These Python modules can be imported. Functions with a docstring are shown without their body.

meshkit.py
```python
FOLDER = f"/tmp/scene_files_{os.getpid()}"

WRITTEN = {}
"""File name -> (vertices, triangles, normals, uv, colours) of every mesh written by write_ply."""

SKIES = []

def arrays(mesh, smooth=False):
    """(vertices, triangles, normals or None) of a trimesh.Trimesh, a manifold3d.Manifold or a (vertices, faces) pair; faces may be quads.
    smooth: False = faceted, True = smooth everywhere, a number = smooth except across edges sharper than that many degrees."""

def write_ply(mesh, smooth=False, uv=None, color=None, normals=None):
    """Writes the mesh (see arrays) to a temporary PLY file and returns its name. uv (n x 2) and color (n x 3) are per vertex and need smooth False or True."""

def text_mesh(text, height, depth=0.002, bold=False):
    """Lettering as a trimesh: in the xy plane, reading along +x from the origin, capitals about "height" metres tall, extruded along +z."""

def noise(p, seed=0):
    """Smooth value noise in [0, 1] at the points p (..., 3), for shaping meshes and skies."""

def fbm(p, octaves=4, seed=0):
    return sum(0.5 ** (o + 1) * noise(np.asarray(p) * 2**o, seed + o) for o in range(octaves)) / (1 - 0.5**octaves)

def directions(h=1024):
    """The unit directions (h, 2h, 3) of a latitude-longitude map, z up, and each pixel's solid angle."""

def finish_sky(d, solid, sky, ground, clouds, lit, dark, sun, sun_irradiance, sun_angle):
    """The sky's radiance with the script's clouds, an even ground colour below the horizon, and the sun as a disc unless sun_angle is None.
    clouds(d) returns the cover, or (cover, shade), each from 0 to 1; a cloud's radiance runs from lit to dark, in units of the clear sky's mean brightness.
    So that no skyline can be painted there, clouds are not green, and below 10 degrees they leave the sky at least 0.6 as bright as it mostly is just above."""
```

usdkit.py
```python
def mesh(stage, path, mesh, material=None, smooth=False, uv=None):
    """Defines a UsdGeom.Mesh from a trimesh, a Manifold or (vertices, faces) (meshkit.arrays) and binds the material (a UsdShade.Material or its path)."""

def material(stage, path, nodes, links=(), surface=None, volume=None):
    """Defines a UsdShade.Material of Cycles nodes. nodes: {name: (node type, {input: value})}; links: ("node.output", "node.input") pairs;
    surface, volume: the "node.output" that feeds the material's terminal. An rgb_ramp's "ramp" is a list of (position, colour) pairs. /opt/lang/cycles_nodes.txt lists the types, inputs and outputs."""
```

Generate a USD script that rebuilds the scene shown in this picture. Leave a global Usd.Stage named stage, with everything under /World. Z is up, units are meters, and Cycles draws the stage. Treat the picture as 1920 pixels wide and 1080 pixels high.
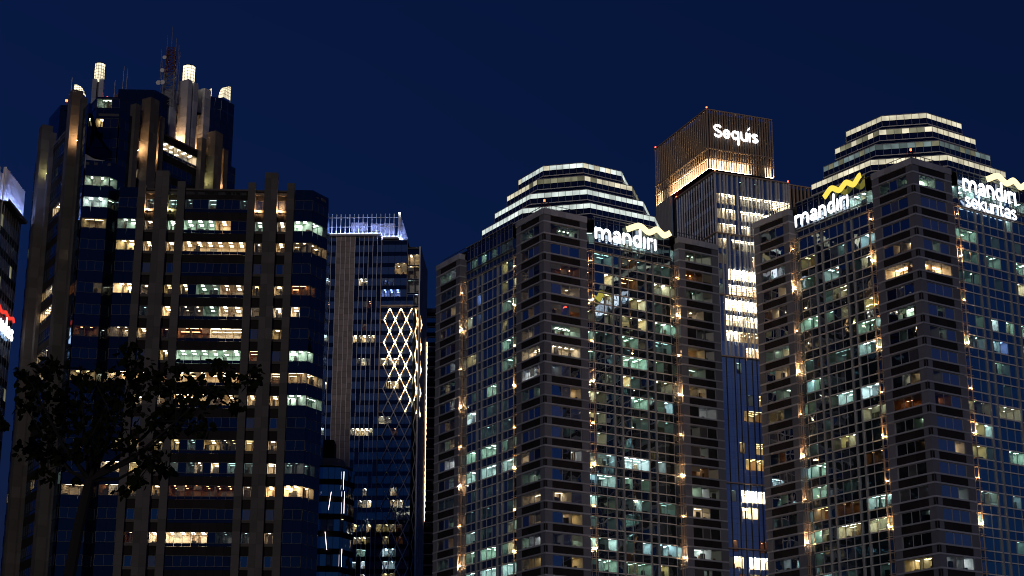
import math, random
import numpy as np
from pxr import Usd, UsdGeom, UsdLux, UsdShade, Gf, Sdf, Vt
import usdkit
from shapely.geometry import LineString, Polygon, Point
from shapely.ops import unary_union
from shapely import affinity
import trimesh

random.seed(7)
rng = np.random.default_rng(7)
stage = Usd.Stage.CreateInMemory()
UsdGeom.SetStageUpAxis(stage, UsdGeom.Tokens.z)
UsdGeom.Xform.Define(stage, '/World')
UsdGeom.Scope.Define(stage, '/World/Looks')

# ------------------------------------------------------------------ camera, sky, dusk glow
PITCH = 17.4496
cam = UsdGeom.Camera.Define(stage, '/World/camera')
cam.CreateHorizontalApertureAttr(36.0)
cam.CreateVerticalApertureAttr(20.25)
cam.CreateFocalLengthAttr(63.236)
cam.CreateClippingRangeAttr((0.1, 20000.0))
cam.CreateExposureAttr(0.0)
cam.AddTranslateOp().Set(Gf.Vec3d(0, 0, 1.7))
cam.AddRotateXOp().Set(90.0 + PITCH)

SUN_EL, SUN_ROT = -0.012, 2.30
sky_m = usdkit.material(stage, '/World/Looks/dusk_sky', {
    "s": ("sky_texture", {"sky_type": "single_scattering", "sun_disc": False, "sun_elevation": SUN_EL,
                          "sun_rotation": SUN_ROT, "ozone_density": 5.6, "air_density": 1.0, "aerosol_density": 0.6}),
    "b": ("background_shader", {"strength": 0.15})}, [("s.color", "b.color")], surface="b.background")
dome = UsdLux.DomeLight.Define(stage, '/World/sky')
UsdShade.MaterialBindingAPI.Apply(dome.GetPrim()).Bind(sky_m)
dome.GetPrim().SetCustomDataByKey('kind', 'structure')

glow = UsdLux.DistantLight.Define(stage, '/World/dusk_glow')   # last glow of dusk over the city behind the camera
glow.CreateIntensityAttr(0.085)
glow.CreateAngleAttr(6.0)
glow.CreateNormalizeAttr(True)
glow.CreateColorAttr(Gf.Vec3f(1.0, 0.86, 0.77))
_az, _el = math.radians(187), math.radians(2.5)
glow.AddRotateXYZOp().Set(Gf.Vec3f(90 - math.degrees(_el), 0, 180 - math.degrees(_az) + 0))

# ------------------------------------------------------------------ materials
MAT = {}
def mat(name, nodes, links, surface):
    MAT[name] = usdkit.material(stage, '/World/Looks/' + name, nodes, links, surface=surface)
    return MAT[name]

def stone(name, c, var=0.25, scale=0.6, rough=0.75):
    a = tuple(x * (1 - var) for x in c); b = tuple(x * (1 + var) for x in c)
    mat(name, {"g": ("geometry", {}), "o": ("object_info", {}),
               "n": ("noise_texture", {"scale": scale, "detail": 5.0, "roughness": 0.65}),
               "n2": ("noise_texture", {"scale": 9.0, "detail": 3.0, "roughness": 0.6}),
               "m": ("mix", {"mix_type": "mix", "color1": a, "color2": b}),
               "h": ("hsv", {"saturation": 1.0}), "v": ("map_range", {"from_min": 0.0, "from_max": 1.0, "to_min": 0.8, "to_max": 1.18}),
               "a": ("math", {"math_type": "multiply_add", "value2": 0.45, "value3": 0.0}),
               "b2": ("math", {"math_type": "multiply_add", "value2": 0.55, "value3": 0.0}),
               "bp": ("bump", {"strength": 0.3, "distance": 0.02}),
               "p": ("principled_bsdf", {"roughness": max(rough, .8), "specular_ior_level": 0.12})},
        [("g.position", "n.vector"), ("g.position", "n2.vector"), ("n.fac", "a.value1"), ("a.value", "b2.value3"), ("n2.fac", "b2.value1"),
         ("b2.value", "m.fac"), ("o.random", "v.value"), ("v.result", "h.value"), ("m.color", "h.color"), ("h.color", "p.base_color"),
         ("n2.fac", "bp.height"), ("bp.normal", "p.normal")], "p.BSDF")

def plain(name, c, rough=0.6, metal=0.0):
    mat(name, {"g": ("geometry", {}), "n": ("noise_texture", {"scale": 1.3, "detail": 4.0}),
               "m": ("mix", {"mix_type": "mix", "color1": tuple(x * .85 for x in c), "color2": tuple(min(1, x * 1.15) for x in c)}),
               "p": ("principled_bsdf", {"roughness": rough, "metallic": metal})},
        [("g.position", "n.vector"), ("n.fac", "m.fac"), ("m.color", "p.base_color")], "p.BSDF")

def emit(name, c, s, var=0.0):
    if var:
        mat(name, {"o": ("object_info", {}), "g": ("geometry", {}), "n": ("noise_texture", {"scale": 0.35, "detail": 3.0}),
                   "r": ("map_range", {"from_min": 0.0, "from_max": 1.0, "to_min": s * (1 - var), "to_max": s * (1 + var)}),
                   "r2": ("map_range", {"from_min": 0.3, "from_max": 0.7, "to_min": 0.55, "to_max": 1.35}),
                   "x": ("math", {"math_type": "multiply"}),
                   "e": ("emission", {"color": c})}, [("g.position", "n.vector"), ("n.fac", "r2.value"), ("o.random", "r.value"), ("r.result", "x.value1"), ("r2.result", "x.value2"), ("x.value", "e.strength")], "e.emission")
    else:
        mat(name, {"e": ("emission", {"color": c, "strength": s})}, [], "e.emission")

def pane(name, tint, refl=(0.9, 0.95, 1.0), base=0.04, gain=1.2, wave=0.02, dark=None, wscale=0.45):
    """A window pane: fresnel mirror over clear tinted glass, or over an unlit inside (dark)."""
    n = {"g": ("geometry", {}), "w": ("noise_texture", {"scale": wscale, "detail": 1.0}), "b": ("bump", {"strength": 1.0, "distance": wave}),
         "f": ("fresnel", {"IOR": 1.5}), "k": ("math", {"math_type": "multiply_add", "value2": gain, "value3": base, "use_clamp": True}),
         "gl": ("glossy_bsdf", {"color": refl, "roughness": 0.015}), "m": ("mix_closure", {})}
    l = [("g.position", "w.vector"), ("w.fac", "b.height"), ("b.normal", "gl.normal"), ("f.fac", "k.value1"), ("k.value", "m.fac"), ("gl.BSDF", "m.closure2")]
    if dark is None:
        n["t"] = ("transparent_bsdf", {"color": tint}); l.append(("t.BSDF", "m.closure1"))
    else:
        n["t"] = ("diffuse_bsdf", {"color": dark}); l.append(("t.BSDF", "m.closure1"))
    mat(name, n, l, "m.closure")

stone('granite_brown', (0.105, 0.096, 0.09))
stone('granite_grey', (0.17, 0.18, 0.22), var=0.18)
stone('granite_pale', (0.37, 0.39, 0.45), var=0.15)
stone('granite_dark', (0.026, 0.023, 0.026), var=0.3, rough=0.4)
stone('granite_brown_dark', (0.02, 0.017, 0.016), var=0.25, rough=0.5)
stone('granite_rose', (0.3, 0.255, 0.24), var=0.2)
stone('concrete', (0.22, 0.21, 0.2), var=0.2)
plain('metal_fin', (0.3, 0.31, 0.33), 0.45, 0.1)
plain('metal_pale', (0.78, 0.76, 0.74), 0.45, 0.0)
plain('metal_dark', (0.05, 0.05, 0.055), 0.5, 0.3)
plain('metal_bronze', (0.52, 0.38, 0.27), 0.45, 0.0)
plain('metal_red', (0.13, 0.035, 0.025), 0.5)
plain('white_paint', (0.75, 0.74, 0.72), 0.4)
plain('room_cream', (0.72, 0.63, 0.5), 0.8)
plain('room_white', (0.74, 0.74, 0.72), 0.8)
plain('room_brown', (0.38, 0.24, 0.14), 0.7)
plain('room_green', (0.6, 0.68, 0.6), 0.8)
plain('furniture_dark', (0.06, 0.055, 0.05), 0.6)
plain('furniture_wood', (0.25, 0.16, 0.09), 0.6)
plain('furniture_grey', (0.25, 0.26, 0.27), 0.7)
plain('mast_paint', (0.22, 0.21, 0.2), 0.5)
plain('roof_dark', (0.06, 0.06, 0.065), 0.8)
plain('bark', (0.012, 0.01, 0.009), 0.9)
mat('blind', {"d": ("diffuse_bsdf", {"color": (0.6, 0.58, 0.5)}), "t": ("translucent_bsdf", {"color": (0.6, 0.57, 0.48)}), "m": ("mix_closure", {"fac": 0.45})},
    [("d.BSDF", "m.closure1"), ("t.BSDF", "m.closure2")], "m.closure")
mat('leaf', {"o": ("geometry", {}), "n": ("noise_texture", {"scale": 3.0}), "c": ("mix", {"mix_type": "mix", "color1": (0.01, 0.016, 0.006), "color2": (0.02, 0.028, 0.01)}),
             "d": ("diffuse_bsdf", {}), "t": ("translucent_bsdf", {}), "m": ("mix_closure", {"fac": 0.25})},
    [("o.position", "n.vector"), ("n.fac", "c.fac"), ("c.color", "d.color"), ("c.color", "t.color"), ("d.BSDF", "m.closure1"), ("t.BSDF", "m.closure2")], "m.closure")
# panes
pane('pane_clear', (0.85, 0.87, 0.86), base=0.03, gain=1.0)
pane('pane_teal', (0.58, 0.76, 0.74), refl=(0.75, 0.9, 1.0), base=0.1, gain=1.3)
pane('pane_blue', (0.62, 0.75, 0.9), refl=(0.7, 0.85, 1.0), base=0.1, gain=1.2)
pane('pane_unlit', None, refl=(0.85, 0.92, 1.0), base=0.34, gain=1.5, dark=(0.012, 0.013, 0.015))
pane('pane_blind_down', None, refl=(0.85, 0.92, 1.0), base=0.2, gain=1.4, dark=(0.10, 0.10, 0.105))
pane('pane_unlit_teal', None, refl=(0.75, 0.9, 1.0), base=0.36, gain=1.5, dark=(0.014, 0.024, 0.028))
pane('spandrel_glass_teal', None, refl=(0.65, 0.8, 0.95), base=0.14, gain=1.3, dark=(0.012, 0.018, 0.024))
pane('glass_navy', None, refl=(0.5, 0.72, 1.0), base=0.09, gain=1.3, dark=(0.008, 0.012, 0.02), wave=0.012)
pane('glass_navy_deep', None, refl=(0.45, 0.68, 1.0), base=0.05, gain=1.2, dark=(0.006, 0.009, 0.015), wave=0.012)
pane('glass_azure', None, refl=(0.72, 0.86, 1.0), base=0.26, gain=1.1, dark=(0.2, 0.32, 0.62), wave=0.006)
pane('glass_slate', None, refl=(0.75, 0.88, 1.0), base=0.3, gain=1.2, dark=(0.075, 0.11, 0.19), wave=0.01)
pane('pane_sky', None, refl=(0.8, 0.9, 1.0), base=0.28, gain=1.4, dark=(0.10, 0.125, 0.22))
pane('spandrel_glass_blue', None, refl=(0.6, 0.8, 1.0), base=0.25, gain=1.3, dark=(0.02, 0.05, 0.1))
pane('pane_blue_coat', None, refl=(0.65, 0.85, 1.0), base=0.3, gain=1.3, dark=(0.025, 0.07, 0.13))
# lamps
LAMPC = {'w': (1, .76, .45), 'o': (1, .48, .2), 'n': (1, .87, .66), 'y': (1, .8, .38), 'g': (.85, 1, .86), 't': (.8, 1, .96), 'd': (.62, .92, .86), 'b': (.86, .94, 1), 'c': (.66, .88, 1), 'k': (.3, .4, 1), 'q': (1, .9, .7)}
LAMPS = {'w': 20.0, 'o': 11., 'n': 18., 'y': 9.0, 'g': 10.0, 't': 17., 'd': 4., 'b': 25., 'c': 12.0, 'k': 9.0, 'q': 42.0}
for k in LAMPC:
    emit('lamp_' + {'w': 'warm', 'o': 'amber', 'n': 'neutral', 'y': 'yellow', 'g': 'greenish', 't': 'aqua', 'd': 'dim', 'b': 'white', 'c': 'cool', 'k': 'blue', 'q': 'bright'}[k], LAMPC[k], LAMPS[k])
for k in LAMPC:
    emit('soft_lamp_' + k, LAMPC[k], LAMPS[k] * .4)
LAMPM = {'w': 'lamp_warm', 'o': 'lamp_amber', 'n': 'lamp_neutral', 'y': 'lamp_yellow', 'g': 'lamp_greenish', 't': 'lamp_aqua', 'd': 'lamp_dim', 'b': 'lamp_white', 'c': 'lamp_cool', 'k': 'lamp_blue', 'q': 'lamp_bright'}
ROOMM = {'w': 'room_cream', 'o': 'room_brown', 'n': 'room_cream', 'y': 'room_cream', 'g': 'room_green', 't': 'room_white', 'd': 'room_white', 'b': 'room_white', 'c': 'room_white', 'k': 'room_white', 'q': 'room_cream'}
emit('uplight_orange', (1, .52, .2), 1300.0)
emit('uplight_amber', (1, .54, .22), 700.0)
emit('uplight_lime', (.85, .8, .3), 200.0)
emit('spark_white', (1, .9, .75), 22.0)
emit('beacon_red', (1, .08, .03), 9.0)
emit('lantern_glow', (1, .86, .58), 1.7, 0.25)
emit('crown_white', (.88, 1.0, .93), 0.85, 0.2)
emit('crown_cream', (1.0, .92, .66), 0.74, 0.2)
emit('crown_dim', (.8, .78, .5), 0.22, 0.5)
emit('crown_teal', (.7, .95, .95), 0.16, 0.5)
emit('sign_white', (.93, .95, 1.0), 2.3)
emit('sign_yellow', (1.0, .72, .1), 1.15)
emit('sign_yellow_pale', (1.0, .82, .42), 1.7)
emit('sign_red', (1.0, .06, .04), .9)
emit('fin_blue_light', (.3, .4, 1.0), 200.0)
emit('lattice_light', (1.0, .7, .38), 4.5)
emit('lattice_dim', (1.0, .58, .27), 1.5)
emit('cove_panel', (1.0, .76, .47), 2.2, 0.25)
emit('uplight_small', (1, .52, .2), 420.0)
emit('cove_warm', (1.0, .7, .4), 40.0)
emit('strip_pink', (1.0, .8, .8), 2.2)

# ------------------------------------------------------------------ mesh helpers
NAMES = {}
def uniq(parent, name):
    k = (parent, name); n = NAMES.get(k, 0); NAMES[k] = n + 1
    return f'{parent}/{name}' + (f'_{n:03d}' if n else '')

class Fr:
    """A facade frame: s along the wall, n out of it, z up."""
    def __init__(f, o, ang, flip=False):
        a = math.radians(ang); f.o = np.array([o[0], o[1], 0.0]); f.d = np.array([math.cos(a), math.sin(a), 0.0])
        f.n = np.array([math.sin(a), -math.cos(a), 0.0]) * (-1 if flip else 1); f.ang = ang; f.flip = flip
    def p(f, s, n, z): return f.o + f.d * s + f.n * n + np.array([0, 0, z])
    def sub(f, s, n, dang):
        q = f.p(s, n, 0); g = Fr(q, f.ang + dang, f.flip); return g
WORLD = Fr((0, 0), 0); WORLD.n = np.array([0, 1.0, 0])

class MB:
    def __init__(m): m.v = []; m.f = []; m.k = 0
    def add(m, V, F):
        m.v.append(np.asarray(V, float)); m.f += [[i + m.k for i in q] for q in F]; m.k += len(V); return m
    def box(m, fr, s0, s1, n0, n1, z0, z1):
        V = [fr.p(s, n, z) for z in (z0, z1) for s, n in ((s0, n0), (s1, n0), (s1, n1), (s0, n1))]
        F = [[0, 3, 2, 1], [4, 5, 6, 7], [0, 1, 5, 4], [1, 2, 6, 5], [2, 3, 7, 6], [3, 0, 4, 7]]
        if np.dot(np.cross(fr.d, fr.n), (0, 0, 1)) < 0: F = [q[::-1] for q in F]
        return m.add(V, F)
    def quad(m, a, b, c, d): return m.add([a, b, c, d], [[0, 1, 2, 3]])
    def wall(m, fr, s0, s1, n, z0, z1, tilt=0.0):
        t = (lambda: random.uniform(-tilt, tilt)) if tilt else (lambda: 0.0)
        a, b = t(), t()
        V = [fr.p(s0, n + a, z0), fr.p(s1, n + b, z0), fr.p(s1, n - a, z1), fr.p(s0, n - b, z1)]
        return m.quad(*(V[::-1] if fr.flip else V))
    def prism(m, pts, z0, z1):
        n = len(pts); V = [(x, y, z0) for x, y in pts] + [(x, y, z1) for x, y in pts]
        return m.add(V, [[i, (i + 1) % n, n + (i + 1) % n, n + i] for i in range(n)] + [list(range(n))[::-1], list(range(n, 2 * n))])
    def tube(m, a, b, r0, r1=None, sides=6):
        r1 = r0 if r1 is None else r1; a = np.asarray(a, float); b = np.asarray(b, float); t = b - a; t = t / np.linalg.norm(t)
        u = np.cross(t, (0, 0, 1.0) if abs(t[2]) < .9 else (1.0, 0, 0)); u /= np.linalg.norm(u); w = np.cross(t, u)
        A = [math.tau * i / sides for i in range(sides)]
        V = [a + r0 * (math.cos(q) * u + math.sin(q) * w) for q in A] + [b + r1 * (math.cos(q) * u + math.sin(q) * w) for q in A]
        F = [[i, (i + 1) % sides, sides + (i + 1) % sides, sides + i] for i in range(sides)] + [list(range(sides))[::-1], list(range(sides, 2 * sides))]
        return m.add(V, F)
    def tri(m, tm, fn):
        return m.add([fn(*q) for q in np.asarray(tm.vertices)], [list(map(int, q)) for q in tm.faces])
    def build(m, parent, name, material):
        return put(uniq(parent, name), m, material)

def put(path, m, material):
    g = UsdGeom.Mesh.Define(stage, path)
    g.CreatePointsAttr(Vt.Vec3fArray.FromNumpy(np.vstack(m.v).astype(np.float32)))
    g.CreateFaceVertexCountsAttr(Vt.IntArray([len(q) for q in m.f]))
    g.CreateFaceVertexIndicesAttr(Vt.IntArray([i for q in m.f for i in q]))
    g.CreateSubdivisionSchemeAttr("none")
    UsdShade.MaterialBindingAPI.Apply(g.GetPrim()).Bind(MAT[material])
    return str(path)

def thing(name, label, cat, group=None, kind=None):
    p = uniq('/World', name); x = UsdGeom.Xform.Define(stage, p).GetPrim()
    if label: x.SetCustomDataByKey('label', label)
    if cat: x.SetCustomDataByKey('category', cat)
    if group: x.SetCustomDataByKey('group', group)
    if kind: x.SetCustomDataByKey('kind', kind)
    return p

def xf(parent, name):
    p = uniq(parent, name); UsdGeom.Xform.Define(stage, p); return p

COUNT, STUFF = {}, {}
def piece(parent, name, m, material, cap=300, key=None):
    """One piece as a part of its own; past the cap for a thing they join into one part."""
    th = '/'.join(parent.split('/')[:3]); k = (th, name); COUNT[k] = COUNT.get(k, 0) + 1
    if COUNT[k] <= cap: return m.build(parent, name, material)
    q = STUFF.setdefault((th, name, material), MB())
    for V in m.v: q.v.append(V)
    q.f += [[i + q.k for i in f] for f in m.f]; q.k += m.k
def flush():
    for (th, name, material), m in STUFF.items():
        p = m.build(th, name + '_field', material); stage.GetPrimAtPath(p).SetCustomDataByKey('kind', 'stuff')

# ------------------------------------------------------------------ lit rooms and windows
def room(win, fr, s0, s1, nb, z0, z1, ch, depth, miter=(0, 0), seed=0, big=False):
    """The inside of a lit window: walls, ceiling lamps, furniture. nb = plane of the glass."""
    r = random.Random(seed)
    zc, zf = z1 + 0.12, z0 - 0.75
    n0, n1 = nb - 0.06, nb - depth
    b0, b1 = s0 + miter[0] * depth, s1 - miter[1] * depth
    m = MB()
    P = fr.p
    m.quad(P(b0, n1, zf), P(b1, n1, zf), P(b1, n1, zc), P(b0, n1, zc))
    m.quad(P(s0, n0, zf), P(b0, n1, zf), P(b0, n1, zc), P(s0, n0, zc))
    m.quad(P(s1, n0, zf), P(b1, n1, zf), P(b1, n1, zc), P(s1, n0, zc))
    m.quad(P(s0, n0, zf), P(s1, n0, zf), P(b1, n1, zf), P(b0, n1, zf))
    m.quad(P(s0, n0, zc), P(s1, n0, zc), P(b1, n1, zc), P(b0, n1, zc))
    m.build(win, 'room_interior', ROOMM[ch])
    lm = MB(); w = s1 - s0; zl = zc - 0.02
    lay = r.choice(['panel', 'panel', 'strip', 'down', 'panel']) if ch not in 'od' else r.choice(['down', 'down', 'strip'])
    if ch in 'tbq': lay = r.choice(['panel', 'strip'])
    nx = max(1, int(round(w / (1.3 if ch == 'q' else 1.9)))); ny = max(1, int(depth / (1.1 if ch == 'q' else 1.7)))
    for i in range(nx):
        for j in range(ny):
            fs, fd = (i + .5) / nx, (j + .45) / ny
            n = nb - depth * fd
            a, b = s0 + (b0 - s0) * fd, s1 + (b1 - s1) * fd
            s = a + (b - a) * fs
            if lay == 'panel': hs, hn = .3, .55
            elif lay == 'strip': hs, hn = min(.75, (b - a) / nx * .42), .12
            else: hs = hn = .16
            lm.quad(P(s - hs, n - hn, zl), P(s + hs, n - hn, zl), P(s + hs, n + hn, zl), P(s - hs, n + hn, zl))
    soft = r.random() < .38 and ch not in 'qo'
    lm.build(win, 'ceiling_lighting', 'soft_lamp_' + ch if soft else LAMPM[ch] if lay != 'down' or ch in 'od' else 'spark_white' if ch in 'wnby' else LAMPM[ch])
    pm = MB(); x = b0 + r.uniform(0, .8)
    while x < b1 - .5:
        wd = r.uniform(.5, 1.3); hh = r.choice([z1 - z0 + .6, z1 - z0 + .6, 1.9, 1.5])
        if r.random() < .6: pm.box(fr, x, min(b1 - .05, x + wd), n1 + .01, n1 + .06, zf, zf + min(hh, zc - zf - .05))
        x += wd + r.uniform(.2, 1.2)
    if w > 3.2 and r.random() < .6:
        x = s0 + w * r.uniform(.3, .7); pm.box(fr, x - .05, x + .05, n1 + .1, nb - r.uniform(.5, 1.6), zf, zc - .03)
    if pm.k: pm.build(win, 'partition', r.choice(['furniture_wood', 'room_brown', 'furniture_grey', 'furniture_dark']))
    fm = MB(); k = r.randint(2, 5) + (2 if big else 0)
    for _ in range(k):
        s = r.uniform(s0 + .3, s1 - .3); n = nb - r.uniform(.5, depth * .75)
        f = (nb - n) / depth; s = min(max(s, s0 + (b0 - s0) * f + .3), s1 + (b1 - s1) * f - .3)
        h = r.choice([.2, .35, .5, .5, 1.3, z1 - z0 - .1]); wd = r.uniform(.12, .5) if h < 1.4 else r.uniform(.08, .2)
        fm.box(fr, s - wd, s + wd, n - .2, n + .2, zf + .01, z0 + h)
    fm.build(win, 'furniture', r.choice(['furniture_dark', 'furniture_wood', 'furniture_dark']))

PANES = {}
def window(th, fr, s0, s1, z0, z1, edges, pat, nb, tint='pane_clear', unlit=('pane_unlit',), depth=4.2, miter=(0, 0), frame='metal_fin', fw=.07, blind=.3, seed=0, name='window'):
    """edges: pane boundaries from s0 to s1; pat: one letter per pane, '.' = unlit."""
    r = random.Random(seed * 7919 + 13)
    win = xf(th, name)
    m = MB()
    m.box(fr, s0, s1, nb - .05, nb + .07, z0, z0 + fw); m.box(fr, s0, s1, nb - .05, nb + .07, z1 - fw, z1)
    for e in edges:
        a = min(max(e - fw / 2, s0), s1 - fw); m.box(fr, a, a + fw, nb - .05, nb + .06, z0 + fw, z1 - fw)
    m.build(win, 'frame', frame)
    PANES[th] = PANES.get(th, 0) + len(edges) - 1
    joined = {}
    bl = MB()
    for i in range(len(edges) - 1):
        a, b = edges[i] + fw / 2, edges[i + 1] - fw / 2
        mt = tint if pat[i] != '.' else unlit[r.randrange(len(unlit))]
        q = MB() if PANES[th] <= 300 else joined.setdefault(mt, MB())
        q.wall(fr, a, b, nb, z0 + fw, z1 - fw, tilt=.004)
        if PANES[th] <= 300: q.build(win, 'pane', mt)
        if pat[i] != '.' and r.random() < blind:
            h = (z1 - z0) * r.choice([.25, .35, .5, .5, .8])
            bl.wall(fr, a, b, nb - .14, z1 - h, z1 - fw)
    for mt, q in joined.items():
        pp_ = q.build(win, 'pane', mt)
        if len(q.f) > 1: stage.GetPrimAtPath(pp_).SetCustomDataByKey('kind', 'stuff')
    if bl.k: bl.build(win, 'blind', 'blind')
    i = 0
    while i < len(pat):
        if pat[i] == '.': i += 1; continue
        j = i
        while j + 1 < len(pat) and pat[j + 1] == pat[i]: j += 1
        dd = depth * r.uniform(.75, 1.0)
        room(win, fr, edges[i] + (.02 if i else 0), edges[j + 1] - .02, nb, z0, z1, pat[i], dd,
             (miter[0] if i == 0 else 0, miter[1] if j == len(pat) - 1 else 0), seed * 131 + i)
        i = j + 1
    return win

def lin(a, b, n): return [a + (b - a) * i / n for i in range(n + 1)]
# ------------------------------------------------------------------ ground
stone('asphalt', (0.05, 0.05, 0.052), var=0.3)
stone('paving', (0.2, 0.19, 0.18), var=0.2)
g = thing('ground', None, None, kind='structure')
gm = MB(); gm.quad((-6000, -6000, 0), (6000, -6000, 0), (6000, 6000, 0), (-6000, 6000, 0)); gm.build(g, 'ground_sheet', 'paving')
rd = thing('road', None, None, kind='structure')
rm = MB(); rm.quad((-3000, 60, .004), (3000, 60, .004), (3000, 82, .004), (-3000, 82, .004)); rm.build(rd, 'carriageway', 'asphalt')
rm = MB()
for i in range(-40, 41): rm.quad((i * 9 - 1.5, 70.9, .008), (i * 9 + 1.5, 70.9, .008), (i * 9 + 1.5, 71.05, .008), (i * 9 - 1.5, 71.05, .008))
rm.build(rd, 'lane_marking', 'white_paint')
for y in (59.7, 82.0):
    MB().box(WORLD, -3000, 3000, y, y + .3, 0, .13).build(rd, 'kerb', 'granite_pale')
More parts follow.
